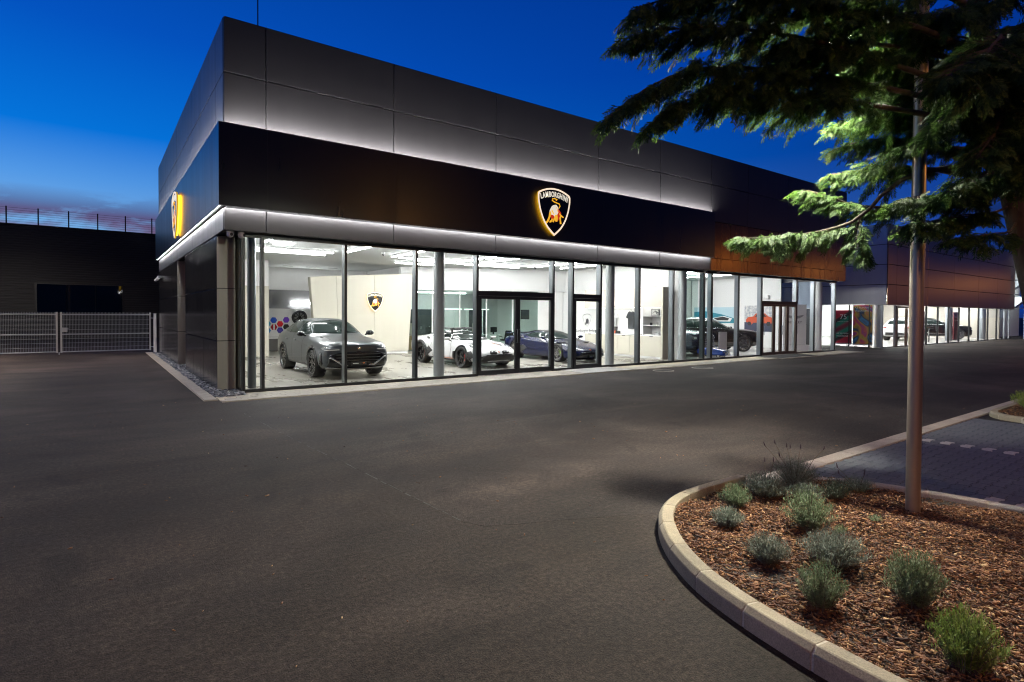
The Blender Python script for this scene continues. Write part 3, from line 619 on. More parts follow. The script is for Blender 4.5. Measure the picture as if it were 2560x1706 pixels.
def tshirt(y, m, label):
    t = thing('t_shirt', label, 't-shirt', (18.95, y, 1.2))
    out_ = [(-.09, 1.97), (-.22, 1.92), (-.36, 1.70), (-.27, 1.64), (-.215, 1.72), (-.215, 1.20), (.215, 1.20), (.215, 1.72), (.27, 1.64), (.36, 1.70), (.22, 1.92), (.09, 1.97), (.05, 1.935), (-.05, 1.935)]
    o = MB().prism([(y + a * .84, z * 1.0 + .0) for a, z in out_], 18.88, 18.94, 'x').build('cloth', m, t, bevel=.02, fix=True)
    MB().tube([(18.90, y, 1.95), (18.90, y, 2.02), (18.90, y + .02, 2.05), (18.90, y - .02, 2.06)], .006, 6).build('hanger_hook', M_black, t, smooth=True)
tshirt(17.05, P('charcoal_jersey', (.025, .027, .03), .85), 'black t-shirt on a hanger against the cabinet back')
tshirt(18.15, P('white_jersey', (.70, .71, .72), .85), 'white t-shirt half hidden by a grey column')

# ---- offices behind the glass partition
M_brown = P('brown_desk_wood', (.22, .13, .06), .45); M_taupe = P('taupe_leather', (.28, .24, .20), .5); M_anth = P('anthracite_cabinet', (.03, .034, .036), .4)
def cabinet(x0, x1, y0, y1, z1, n, label):
    c = thing('office_cabinet', label, 'cabinet', ((x0 + x1) / 2, y0, 0)); box('carcass', x0, x1, y0 + .021, y1, .012, z1, M_anth, c)
    for k in range(n):
        a = x0 + (x1 - x0) * k / n; b = x0 + (x1 - x0) * (k + 1) / n; d = box('cabinet_door', a + .004, b - .004, y0, y0 + .02, .02, z1 - .01, M_anth, c); box('handle', b - .06, b - .045, y0 - .02, y0 - .001, 1.0, 1.15, M_steel, d)
cabinet(12.9, 14.9, 27.15, 27.58, 2.05, 4, 'wide anthracite office cabinet behind the partition on the left'); cabinet(17.1, 17.95, 27.15, 27.58, 2.05, 2, 'narrow two-door anthracite cabinet in the office')
def desk(x0, x1, y0, y1, mt, ml, label, panel=False):
    d = thing('office_desk', label, 'desk', ((x0 + x1) / 2, (y0 + y1) / 2, 0)); box('desk_top', x0, x1, y0, y1, .72, .75, mt, d, bevel=.003)
    for x_ in (x0 + .05, x1 - .09):
        for y_ in (y0 + .05, y1 - .09): box('leg', x_, x_ + .04, y_, y_ + .04, .012, .72, ml, d)
    if panel: box('front_panel', x0 + .02, x1 - .02, y0 + .01, y0 + .04, .06, .715, mt, d)
desk(11.9, 13.6, 24.95, 25.7, M_brown, M_brown, 'brown wooden office desk behind the white sports car', True); desk(15.35, 17.1, 24.5, 25.2, M_whiteg, M_whiteg, 'white office desk seen through the double door')
def office_chair(x, y, rz, m, hb, label):
    c = thing('office_chair', label, 'chair', (x, y, 0), rz)
    MB().box(-.25, .25, -.25, .25, .44, .53).build('seat', m, c, off=(0, 0, 0), bevel=.04); MB().add([(-.24, .22, .50), (.24, .22, .50), (.24, .30, .50), (-.24, .30, .50), (-.20, .32, hb), (.20, .32, hb), (.20, .38, hb), (-.20, .38, hb)], [(0, 3, 2, 1), (4, 5, 6, 7), (0, 1, 5, 4), (1, 2, 6, 5), (2, 3, 7, 6), (3, 0, 4, 7)]).build('backrest', m, c, off=(0, 0, 0), bevel=.03)
    for s in (-1, 1): MB().tube([(s * .27, .15, .46), (s * .30, .15, .66), (s * .30, -.15, .66)], .02, 8).build('armrest', M_black, c, off=(0, 0, 0), smooth=True)
    MB().tube([(0, 0, .10), (0, 0, .44)], .03, 10).build('stem', M_chrome, c, off=(0, 0, 0), smooth=True)
    for k in range(5): a = R(72 * k); MB().tube([(0, 0, .10), (.28 * math.cos(a), .28 * math.sin(a), .06)], .02, 6).build('foot', M_chrome, c, off=(0, 0, 0), smooth=True)
office_chair(13.05, 26.1, 0, M_taupe, 1.32, 'taupe high-backed chair behind the brown desk'); office_chair(16.55, 25.7, 0, M_taupe, 1.32, 'taupe high-backed chair at the white desk')
office_chair(17.1, 23.95, R(170), M_black, .98, 'black visitor chair in front of the white desk'); office_chair(15.9, 25.75, R(-20), M_anth, 1.0, 'low anthracite chair behind the white desk')
def frame_lamp(x0, x1, y, z, label):
    t = thing('frame_lamp', label, 'floor lamp', ((x0 + x1) / 2, y, 0)); m = M_whiteg
    for x_ in (x0, x1 - .05): box('post', x_, x_ + .05, y, y + .04, .012, z - .05, m, t)
    box('light_head', x0 - .12, x1 + .35, y - .05, y + .09, z - .05, z, P('frame_lamp_glow', (1, 1, 1), .5, emit=(1, 1, .98), es=2.0), t)
frame_lamp(13.75, 14.7, 25.0, 2.08, 'white portal-shaped office lamp left of the double door'); frame_lamp(15.6, 16.6, 25.35, 2.08, 'white portal-shaped office lamp over the white desk')
mo = thing('monitor', 'dark computer monitor on the white office desk', 'monitor', (16.9, 24.85, .75)); box('screen', 16.75, 17.15, 24.85, 24.88, .86, 1.13, M_black, mo); box('stand', 16.92, 16.98, 24.86, 24.92, .752, .88, M_black, mo)
mo = thing('monitor', 'computer monitor on the brown office desk', 'monitor', (13.3, 25.3, .75)); box('screen', 13.15, 13.55, 25.3, 25.33, .88, 1.15, M_black, mo); box('stand', 13.32, 13.38, 25.31, 25.38, .752, .90, M_black, mo)
tag(box('wall_screen', 18.0, 18.04, 23.2, 23.9, 1.55, 2.05, M_black, None), 'black screen on the wall by the partition', 'screen')
for k, (z_, lb) in enumerate(((2.02, 'upper'), (1.18, 'lower'))):
    s_ = thing('fire_sign', lb + ' small red fire safety sign on the white wall behind the blue car', 'sign', (18.4, 22.0 - .12, z_)); MB().box(18.28, 18.46, 21.74, 21.75, z_ - .09, z_ + .09).build('plate', P('sign_red', (.45, .02, .03), .4), s_); MB().box(18.33, 18.36, 21.73, 21.739, z_ - .06, z_ + .05).build('symbol', M_white, s_); MB().prism([(18.38, z_ + .05), (18.43, z_ + .05), (18.42, z_), (18.38, z_ - .02)], 21.73, 21.739, 'y').build('symbol', M_white, s_)
# door transfer: outline shield and showroom name on the single door glass
TR = thing('door_lettering', 'grey outline crest and dark dealer name on the single glass door', 'lettering', (13.15, 13.79, 0))
ring = [(13.15 + x * .29, 1.62 + z * .29) for x, z in shield()]
MB().tube([(x, 13.789, z) for x, z in ring + ring[:1]], .0045, 4).build('crest_outline', P('etched_grey', (.22, .23, .25), .6), TR)
MB().prism([(13.08, 1.55), (13.12, 1.66), (13.18, 1.68), (13.22, 1.62), (13.21, 1.54), (13.24, 1.50), (13.20, 1.52), (13.17, 1.48), (13.15, 1.55), (13.11, 1.48), (13.06, 1.47)], 13.786, 13.789, 'y').build('bull_outline', P('etched_grey_2', (.35, .36, .38), .6), TR, fix=True)
text_mesh('lettering', 'Lamborghini Budapest', .118, P('lettering_dark', (.03, .03, .035), .5), TR, (13.15, 13.788, 1.24), (R(90), 0, 0), .001, .92)

# ---- pale showroom right of the pillar: posters, pylon
def poster(y0, y1, z0, z1, bgm, parts, label):
    p = thing('poster', label, 'poster', (30.43, (y0 + y1) / 2, z0)); box('sheet', 30.425, 30.437, y0, y1, z0, z1, bgm, p)
    for k, (pl, m) in enumerate(parts): MB().prism([(y1 - a * (y1 - y0), z0 + b * (z1 - z0)) for a, b in pl], 30.421 - .002 * k, 30.4235 - .002 * k, 'x').build('printed_shape', m, p, fix=True)
carsil = [(.05, .45), (.12, .55), (.30, .58), (.38, .70), (.68, .70), (.80, .58), (.95, .52), (.97, .36), (.88, .32), (.82, .24), (.74, .32), (.30, .34), (.24, .26), (.16, .34), (.06, .36)]
skyp = P('pale_city_print', (.55, .58, .62), .4); nb = noise(skyp, 7, 3); base(skyp, ramp(skyp, nb, [(.35, (.30, .34, .40)), (.65, (.72, .70, .68))]))
poster(16.9, 18.75, .90, 2.38, skyp, [([(0, 0), (1, 0), (1, .32), (0, .36)], P('print_navy', (.03, .04, .08), .4)), (carsil, P('print_orange', (.50, .08, .03), .3)), ([(.36, .56), (.42, .67), (.66, .67), (.74, .57)], M_black), ([(.10, .30), (.14, .38), (.2, .38), (.24, .30), (.2, .23), (.14, .23)], M_black), ([(.72, .30), (.76, .38), (.84, .38), (.87, .30), (.83, .22), (.76, .22)], M_black)], 'poster of an orange SUV on the white wall behind the black SUV')
poster(19.4, 22.2, 1.35, 2.30, P('print_teal_sky', (.45, .62, .70), .4), [([(0, 0), (1, 0), (1, .3), (.7, .55), (.3, .75), (0, .7)], P('print_teal', (.02, .20, .28), .3)), ([(.45, .30), (.75, .45), (.95, .30), (.9, .1), (.6, .1)], M_whiteg), ([(.50, .30), (.73, .41), (.88, .30), (.85, .17), (.6, .17)], M_black)], 'poster of a teal car front on the white wall left of the orange SUV poster')
PY_ = thing('display_pylon', 'tall white pylon with winged emblem beside the bronze sliding door', 'pylon', (29.1, 15.2, 0), R(-32))
MB().box(-.62, .62, -.16, .16, .32, 2.38).build('panel', M_whiteg, PY_, off=(0, 0, 0), bevel=.006); MB().box(-.75, .75, -.40, .40, .012, .315).build('base_block', M_whiteg, PY_, off=(0, 0, 0), bevel=.006)
M_ink = P('dark_ink', (.02, .02, .022), .4)
MB().lathe([(0, -.175), (.10, -.175), (.10, -.161)], 20, (0, 0, 1.72), 'y').build('emblem_disc', M_ink, PY_, off=(0, 0, 0))
for s in (-1, 1): MB().prism([(s * .11, 1.80), (s * .50, 1.86), (s * .40, 1.76), (s * .24, 1.68), (s * .11, 1.66)], -.170, -.1605, 'y').build('emblem_wing', P('wing_grey', (.30, .30, .31), .4), PY_, off=(0, 0, 0), fix=True)
o = text_mesh('lettering', 'B', .13, M_whiteg, None, (0, 0, 0), (R(90), 0, 0), .002); o.parent = PY_; o.location = (0, -.178, 1.675)
o = text_mesh('lettering', 'BENTLEY', .17, M_ink, None, (0, 0, 0), (R(90), 0, 0), .002, space=1.15); o.parent = PY_; o.location = (0, -.164, 1.42)
tag(MB().box(22.75, 23.35, 15.25, 15.29, .10, 1.05).box(22.72, 23.38, 15.12, 15.42, .012, .095).build('info_stand', M_whiteg), 'small white information stand in front of the black SUV', 'stand')
tag(box('wall_camera', 30.2, 30.43, 17.2, 17.45, 2.75, 2.95, M_whiteg, None, bevel=.02), 'white box on the wall above the orange SUV poster', 'wall box')
# ================================================================== cars
def car_shell(rows, axles, wr, mats, ww):
    """loft from station rows (x, zb, ws, wm,zm, wsh,zsh, wb,zbl, wr,zre, zc), nose first; returns evaluated mesh with wheel arches cut"""
    prof = []
    for (x, zb, ws, wm_, zm, wsh, zsh, wb, zbl, wr_, zre, zc) in rows:
        prof.append((x, [(0, zb), (ws * .7, zb), (ws, zb + .03), ((ws + wm_) / 2 + .02, (zb + zm) / 2), (wm_, zm), (wsh, zsh), (wb, zbl), (wr_, zre), (wr_ * .55, (zre + 2 * zc) / 3), (0, zc)]))
    n = 10; vs = []; fs = []; m = 2 * n - 2
    for x, p in prof:
        full = [(y, z) for y, z in p] + [(-y, z) for y, z in reversed(p[1:-1])]
        vs += [(x, y, z) for y, z in full]
    for i in range(len(prof) - 1):
        for k in range(m): fs.append((i * m + k, i * m + (k + 1) % m, (i + 1) * m + (k + 1) % m, (i + 1) * m + k))
    fs.append(tuple(range(m))[::-1]); fs.append(tuple(range((len(prof) - 1) * m, len(prof) * m)))
    me = bpy.data.meshes.new('shell'); me.from_pydata(vs, [], fs); me.materials.append(mats[0])
    b = bmesh.new(); b.from_mesh(me); bmesh.ops.recalc_face_normals(b, faces=b.faces); b.to_mesh(me); b.free()
    o = bpy.data.objects.new('shell', me); COL.objects.link(o)
    sb = o.modifiers.new('s', 'SUBSURF'); sb.levels = 3; sb.render_levels = 3
    cuts = []
    for ax in axles:
        for s in (-1, 1):
            c = MB().lathe([(0, .45 if s > 0 else -.45), (wr * 1.13, .45 if s > 0 else -.45), (wr * 1.13, 1.4 * s), (0, 1.4 * s)], 40, (ax, 0, wr), 'y').build('cut', mats[1], fix=True)
            cuts.append(c); bo = o.modifiers.new('b', 'BOOLEAN'); bo.operation = 'DIFFERENCE'; bo.object = c; bo.solver = 'EXACT'
            try: bo.material_mode = 'TRANSFER'
            except Exception: pass
    bpy.context.view_layer.update()
    dg = bpy.context.evaluated_depsgraph_get()
    # uncut copy for projecting trim
    for md in o.modifiers:
        if md.type == 'BOOLEAN': md.show_viewport = False
    bpy.context.view_layer.update(); dg = bpy.context.evaluated_depsgraph_get()
    full = bpy.data.meshes.new_from_object(o.evaluated_get(dg))
    bv = BVHTree.FromPolygons([v.co[:] for v in full.vertices], [p.vertices[:] for p in full.polygons])
    for md in o.modifiers: md.show_viewport = True
    bpy.context.view_layer.update(); dg = bpy.context.evaluated_depsgraph_get()
    res = bpy.data.meshes.new_from_object(o.evaluated_get(dg))
    bpy.data.objects.remove(o)
    for c in cuts: bpy.data.objects.remove(c)
    res.polygons.foreach_set('use_smooth', [True] * len(res.polygons)); res.set_sharp_from_angle(angle=R(50))
    return res, bv
VIEW = {'side': (lambda u, v, s: Vector((u, 4 * s, v)), lambda s: Vector((0, -s, 0))), 'front': (lambda u, v, s: Vector((6, u * s, v)), lambda s: Vector((-1, 0, 0))),
        'rear': (lambda u, v, s: Vector((-6, u * s, v)), lambda s: Vector((1, 0, 0))), 'top': (lambda u, v, s: Vector((u, v * s, 5)), lambda s: Vector((0, 0, -1)))}
def patch(bv, poly, view, name, mat, parent, off=.006, th=.010, step=.07, sides=(1, -1), smooth=True):
    outs = []
    for s in sides:
        b = bmesh.new(); vs = [b.verts.new((p[0], p[1], 0)) for p in poly]; b.faces.new(vs)
        us = [p[0] for p in poly]; ws_ = [p[1] for p in poly]
        for ax, (lo, hi) in ((0, (min(us), max(us))), (1, (min(ws_), max(ws_)))):
            k = int((hi - lo) / step)
            for i in range(1, k + 1):
                co = [0, 0, 0]; co[ax] = lo + (hi - lo) * i / (k + 1); no = [0, 0, 0]; no[ax] = 1
                bmesh.ops.bisect_plane(b, geom=b.verts[:] + b.edges[:] + b.faces[:], plane_co=co, plane_no=no)
        st, dr = VIEW[view]; bad = []
        for v in b.verts:
            h, nrm, _, _ = bv.ray_cast(st(v.co.x, v.co.y, s), dr(s))
            if h is None: bad.append(v)
            else:
                if nrm.dot(dr(s)) > 0: nrm = -nrm
                v.co = h + nrm * off
        if bad: bmesh.ops.delete(b, geom=bad, context='VERTS')
        bmesh.ops.recalc_face_normals(b, faces=b.faces)
        if b.faces:
            f0 = max(b.faces, key=lambda f: f.calc_area())
            if f0.normal.dot(dr(s)) > 0: bmesh.ops.reverse_faces(b, faces=b.faces)
        me = bpy.data.meshes.new(name); b.to_mesh(me); b.free(); me.materials.append(mat)
        if smooth: me.polygons.foreach_set('use_smooth', [True] * len(me.polygons))
        o = bpy.data.objects.new(name, me); COL.objects.link(o); o.parent = parent
        so = o.modifiers.new('solid', 'SOLIDIFY'); so.thickness = th; so.offset = -1
        outs.append(o)
    return outs
M_carglass = P('car_window', (.012, .018, .017), .05, spec=.05)
M_tyre = P('tyre_rubber', (.014, .014, .014), .7); M_disc = P('brake_disc', (.25, .25, .25), .35, .9)
def rim_mesh(r, n, style, w_=.10):
    mb = MB(); mb.lathe([(r * .97, -w_), (r, -w_), (r, .012), (r * .93, .012), (r * .90, -.02), (r * .88, -w_)], 40, (0, 0, 0), 'y')
    mb.lathe([(0, .0), (r * .16, .0), (r * .17, -.03), (0, -.03)], 20, (0, 0, 0), 'y')
    def bar(a0, r0, a1, r1, w0, w1):
        p0 = Vector((r0 * math.cos(a0), 0, r0 * math.sin(a0))); p1 = Vector((r1 * math.cos(a1), 0, r1 * math.sin(a1))); t = (p1 - p0).normalized(); s_ = Vector((-t.z, 0, t.x))
        vs = []
        for d in (.0, -.035):
            vs += [p0 + s_ * w0 + Vector((0, d, 0)), p1 + s_ * w1 + Vector((0, d - .0, 0)), p1 - s_ * w1 + Vector((0, d, 0)), p0 - s_ * w0 + Vector((0, d, 0))]
        mb.add(vs, [(0, 1, 2, 3), (7, 6, 5, 4), (0, 4, 5, 1), (1, 5, 6, 2), (2, 6, 7, 3), (3, 7, 4, 0)])
    for k in range(n):
        a = 2 * math.pi * k / n + .2
        if style == 'Y':
            bar(a, r * .1, a, r * .50, .030, .024); bar(a, r * .46, a + .24, r * .93, .018, .014); bar(a, r * .46, a - .24, r * .93, .018, .014)
        elif style == 'hex':
            d = math.pi / n; bar(a, r * .1, a, r * .40, .022, .020); bar(a, r * .38, a + d, r * .62, .018, .018); bar(a, r * .38, a - d, r * .62, .018, .018); bar(a + d, r * .60, a + d, r * .93, .018, .022)
        else:
            bar(a - .07, r * .1, a - .05, r * .93, .014, .010); bar(a + .07, r * .1, a + .05, r * .93, .014, .010)
    return mb
def wheels(parent, axles, track, r, tw, rimr, n, style, mrim, mcal=None, names=('front', 'rear')):
    proto = None
    for ai, ax in enumerate(axles):
        for s in (-1, 1):
            e = rim_mesh(rimr, n, style).build('wheel', mrim, parent, off=(0, 0, 0), smooth=True, fix=True)
            e.location = (ax, s * (track / 2 + tw / 2 - .03), r); e.rotation_euler = (0, 0, 0 if s > 0 else math.pi)
            MB().lathe([(rimr * .985, .015), (r * .93, .035), (r * .985, .015), (r, -.02), (r, -tw + .05), (r * .985, -tw + .015), (r * .93, -tw), (rimr * .985, -tw + .02)], 44, (0, 0, 0), 'y', closed=True).build('tyre', M_tyre, e, off=(0, 0, 0), smooth=True, fix=True)
            MB().lathe([(0, -.06), (rimr * .78, -.06), (rimr * .78, -.085), (0, -.085)], 28, (0, 0, 0), 'y').build('brake_disc', M_disc, e, off=(0, 0, 0), smooth=True)
            if mcal:
                pl = [(rimr * q * math.cos(t), rimr * q * math.sin(t)) for q, ts in ((.80, np.linspace(2.5, 3.9, 6)), (.50, np.linspace(3.9, 2.5, 6))) for t in ts]
                MB().prism(pl, -.05, -.10, 'y').build('brake_caliper', mcal, e, off=(0, 0, 0), fix=True)
M_suvpaint = P('satin_grey_paint', (.036, .042, .048), .34, .60, coat=.35, spec=.2)
M_pearl = P('white_paint', (.78, .78, .79), .25, 0, coat=1.0)
M_bluepaint = P('deep_blue_paint', (.001, .0035, .026), .25, 0, coat=.5, spec=.10)
M_blackpaint = P('black_brown_paint', (.012, .010, .009), .22, .2, coat=1.0)
M_navypaint = P('navy_paint', (.010, .016, .05), .22, .3, coat=1.0)
M_trim = P('gloss_black_trim', (.006, .006, .007), .12); M_mtrim = P('matt_black_trim', (.018, .018, .019), .5)
M_silver = P('satin_silver', (.55, .55, .56), .25, .9)
M_lens = P('headlamp_lens', (.10, .11, .12), .05, .2, coat=1.0); M_drl = P('lamp_white_strip', (.8, .8, .8), .2)
M_redlens = P('tail_lamp_red', (.25, .01, .01), .15, coat=.8); M_amber = P('amber', (.6, .15, .02), .3)
M_brownrim = P('gloss_black_rim', (.02, .02, .022), .18, .5, coat=.5); M_silverrim = P('polished_rim', (.60, .60, .60), .18, .9)
M_redcal = P('red_caliper', (.45, .02, .02), .35); M_greencal = P('green_caliper', (.30, .50, .06), .35)

SUV = [(2.56, .40, .58, .66, .56, .64, .76, .56, .84, .42, .88, .89), (2.47, .27, .80, .88, .52, .86, .80, .76, .93, .5, .96, .98), (2.20, .23, .90, .985, .58, .95, .87, .84, .99, .5, 1.03, 1.045), (1.55, .23, .92, 1.02, .64, .985, .93, .86, 1.07, .5, 1.10, 1.12), (1.02, .23, .92, .985, .62, .965, .95, .88, 1.08, .6, 1.13, 1.16),
       (.60, .23, .92, .98, .62, .965, .96, .89, 1.08, .74, 1.30, 1.37), (.05, .23, .92, .98, .62, .965, .97, .90, 1.10, .70, 1.57, 1.62), (-.6, .23, .92, .98, .62, .97, .98, .91, 1.12, .69, 1.60, 1.67), (-1.2, .23, .92, 1.0, .64, .99, 1.0, .91, 1.15, .67, 1.56, 1.63), (-1.7, .25, .92, 1.02, .66, 1.0, 1.02, .91, 1.18, .65, 1.46, 1.53), (-2.15, .28, .90, .99, .68, .98, 1.02, .88, 1.18, .66, 1.30, 1.36), (-2.45, .34, .86, .93, .68, .92, .98, .84, 1.13, .66, 1.18, 1.21), (-2.55, .42, .68, .78, .68, .78, .92, .70, 1.05, .5, 1.07, 1.08)]
def suv(name, label, loc, rz, paint, rimm, style, n, special=True, rows=SUV, group=None):
    c = thing(name, label, 'car', loc, rz, group)
    me, bv = car_shell(rows, (1.55, -1.45), .385, (paint, M_mtrim), .30)
    bd = bpy.data.objects.new('body', me); COL.objects.link(bd); bd.parent = c
    patch(bv, [(.74, 1.20), (.10, 1.535), (-.55, 1.585), (-1.10, 1.555), (-1.62, 1.40), (-1.72, 1.25), (-1.2, 1.215), (-.2, 1.19), (.35, 1.17)] if special else [(.70, 1.19), (.10, 1.53), (-.6, 1.57), (-1.5, 1.53), (-2.05, 1.40), (-2.1, 1.24), (-1.2, 1.20), (.35, 1.17)], 'side', 'side_window', M_carglass, c, .004, .008)
    for x_ in (-.12, -1.05): patch(bv, [(x_, 1.19), (x_ + .05, 1.19), (x_ + .02, 1.58), (x_ - .03, 1.58)], 'side', 'pillar', M_trim, c, .008, .008)
    patch(bv, [(-.70, 1.215), (-.56, 1.54), (0, 1.575), (.56, 1.54), (.70, 1.215), (0, 1.19)], 'front', 'windscreen', M_carglass, c, .005, .008, sides=(1,))
    patch(bv, [(-.60, 1.24), (-.52, 1.47), (0, 1.52), (.52, 1.47), (.60, 1.24), (0, 1.22)], 'rear', 'rear_window', M_carglass, c, .005, .008, sides=(1,))
    # lower front: grille and intakes
    patch(bv, [(-.84, .34), (-.80, .66), (-.50, .735), (0, .755), (.50, .735), (.80, .66), (.84, .34), (.4, .30), (-.4, .30)] if special else [(-.62, .50), (-.66, .80), (-.4, .90), (.4, .90), (.66, .80), (.62, .50), (.4, .44), (-.4, .44)], 'front', 'grille', M_trim, c, .010, .012, sides=(1,))
    if special:
        for z_ in (.50, .58, .66): patch(bv, [(.0, z_), (.62, z_ - .005), (.62, z_ + .014), (.0, z_ + .019)], 'front', 'grille_bar', M_mtrim, c, .022, .012)
        patch(bv, [(.30, .40), (.42, .40), (.72, .60), (.80, .60), (.80, .565), (.74, .565), (.46, .365), (.30, .365)], 'front', 'bumper_blade', M_silver, c, .030, .016)
        patch(bv, [(-.86, .30), (-.80, .34), (-.4, .30), (.4, .30), (.80, .34), (.86, .30), (.80, .265), (.4, .245), (-.4, .245), (-.80, .265)], 'front', 'splitter', M_silver, c, .022, .012, sides=(1,))
        patch(bv, [(-.22, .385), (.22, .385), (.22, .475), (-.22, .475)], 'front', 'number_plate', M_black, c, .040, .012, sides=(1,))
        patch(bv, [(.02, .42), (.18, .42), (.18, .438), (.02, .438)], 'front', 'plate_text', M_whiteg, c, .044, .003, sides=(-1,)); patch(bv, [(-.13, .405), (-.16, .435), (-.16, .455), (-.10, .455), (-.10, .435)], 'front', 'plate_crest', M_amber, c, .044, .003, sides=(-1,))
        patch(bv, [(-.025, .82), (-.035, .86), (0, .872), (.035, .86), (.025, .82), (0, .79)], 'front', 'badge', M_chrome, c, .006, .006, sides=(1,))
        patch(bv, [(1.98, .22), (2.30, .42), (2.26, .72), (2.16, .70), (2.16, .46), (1.98, .30)], 'side', 'bumper_vent', M_trim, c, .012, .010)
        patch(bv, [(1.95, .55), (1.3, .50), (1.2, .52), (1.9, .60)], 'top', 'hood_crease', M_mtrim, c, .003, .004)
        patch(bv, [(1.45, .62), (1.18, .60), (1.16, .64), (1.42, .68)], 'top', 'hood_vent', M_trim, c, .006, .006)
    else:
        for k in range(-5, 6): patch(bv, [(k * .105 - .008, .48), (k * .105 + .008, .48), (k * .105 + .008, .86), (k * .105 - .008, .86)], 'front', 'grille_bar', M_chrome, c, .024, .010, sides=(1,), step=.2)
        for k in range(3): patch(bv, [(-.60, .55 + k * .1), (.60, .55 + k * .1), (.60, .562 + k * .1), (-.60, .562 + k * .1)], 'front', 'grille_bar', M_chrome, c, .024, .010, sides=(1,), step=.2)
        patch(bv, [(.30, .30), (.86, .36), (.86, .44), (.36, .38)], 'front', 'lower_intake', M_trim, c, .008, .008); patch(bv, [(-.7, .245), (.7, .245), (.7, .275), (-.7, .275)], 'front', 'chrome_lip', M_chrome, c, .012, .008, sides=(1,))
    patch(bv, [(.50, .80), (.56, .845), (.84, .885), (.925, .84), (.86, .775), (.62, .77)] if special else [(.70, .74), (.70, .86), (.78, .89), (.88, .86), (.88, .76), (.78, .72)], 'front', 'headlight', M_lens, c, .007, .010)
    patch(bv, [(.52, .80), (.86, .785), (.92, .82), (.86, .80), (.56, .815)] if special else [(.74, .78), (.84, .78), (.84, .84), (.74, .84)], 'front', 'light_strip', M_drl, c, .014, .006)
    patch(bv, [(.60, .98), (.66, 1.02), (.88, 1.0), (.93, .94), (.70, .93)], 'rear', 'tail_light', M_redlens, c, .007, .010); patch(bv, [(-.7, .36), (-.7, .62), (.7, .62), (.7, .36)], 'rear', 'rear_diffuser', M_trim, c, .008, .010, sides=(1,))
    # sides
    patch(bv, [(1.08, .24), (-1.0, .24), (-1.0, .36), (-.2, .33), (.7, .36), (1.08, .30)], 'side', 'side_sill', M_mtrim if special else M_trim, c, .012, .012)
    for ax in (1.55, -1.45):
        ring = [(ax + q * math.cos(R(a)), .385 + q * math.sin(R(a))) for q, rg in ((.495, range(-8, 190, 9)), (.432, range(188, -10, -9))) for a in rg]
        patch(bv, ring, 'side', 'arch_trim', M_trim if special else paint, c, .010, .010, step=.5)
    for x_ in (.52, -.50): patch(bv, [(x_, .36), (x_ + .009, .36), (x_ + .009, 1.17), (x_, 1.17)], 'side', 'door_gap', M_dark, c, .002, .003, step=.05)
    for x_ in (-.32, -1.18): patch(bv, [(x_, .985), (x_ + .19, .965), (x_ + .20, .99), (x_, 1.012)], 'side', 'door_handle', paint if not special else M_suvpaint, c, .022, .02)
    if special: patch(bv, [(1.0, .88), (.2, .95), (-1.0, 1.055), (-1.0, 1.04), (.2, .935), (1.0, .865)], 'side', 'flank_crease', M_mtrim, c, .0025, .003, step=.06)
    else: patch(bv, [(1.9, .44), (-1.9, .46), (-1.9, .475), (1.9, .455)], 'side', 'chrome_strip', M_chrome, c, .008, .006, step=.1); patch(bv, [(.74, 1.175), (.35, 1.15), (-1.2, 1.185), (-2.1, 1.225), (-2.1, 1.24), (-1.2, 1.20), (.35, 1.165)], 'side', 'window_trim', M_chrome, c, .007, .006, step=.1)
    for s in (-1, 1):
        mb = MB(); mb.lathe([(0, -.10), (.045, -.095), (.085, -.05), (.09, .03), (.06, .085), (0, .10)], 16, (0, 0, 0), 'y')
        mb.v = [(x * .9 + .72 + .03 * (y * s > 0), y * 1.15 + s * 1.055, z * .85 + 1.20) for x, y, z in mb.v]; k = mb.build('wing_mirror', M_trim if special else paint, c, off=(0, 0, 0), smooth='all', fix=True)
        MB().tube([(.74, s * .90, 1.14), (.73, s * 1.0, 1.17)], .025, 8).build('mirror_arm', M_trim, k, off=(0, 0, 0))
    wheels(c, (1.55, -1.45), 1.70, .385, .30, .295, n, style, rimm)
    return c
suv('parked_suv', 'satin dark grey coupe SUV with black front parked behind the left window', (5.83, 17.70, .010), R(-90), M_suvpaint, M_brownrim, 'Y', 7)

COUPE = [(2.27, .20, .42, .52, .30, .50, .38, .42, .42, .3, .44, .445), (2.13, .13, .74, .84, .30, .83, .44, .72, .49, .45, .525, .54), (1.80, .12, .86, .94, .38, .92, .60, .76, .64, .45, .635, .64), (1.33, .12, .88, .985, .42, .95, .73, .79, .755, .45, .72, .715), (.98, .12, .88, .95, .44, .92, .745, .79, .78, .52, .79, .80),
         (.58, .12, .88, .93, .45, .91, .745, .80, .80, .64, .94, .975), (.10, .12, .88, .92, .46, .91, .755, .80, .815, .55, 1.10, 1.145), (-.35, .12, .88, .92, .48, .92, .775, .81, .84, .53, 1.135, 1.185), (-.80, .12, .89, .945, .50, .945, .83, .81, .90, .52, 1.09, 1.14), (-1.29, .13, .90, .985, .52, .975, .86, .81, .94, .5, 1.0, 1.045), (-1.8, .16, .88, .96, .54, .945, .84, .80, .915, .5, .945, .965), (-2.15, .22, .84, .90, .55, .89, .79, .78, .87, .5, .89, .90), (-2.25, .32, .66, .76, .55, .76, .73, .64, .81, .4, .83, .83)]
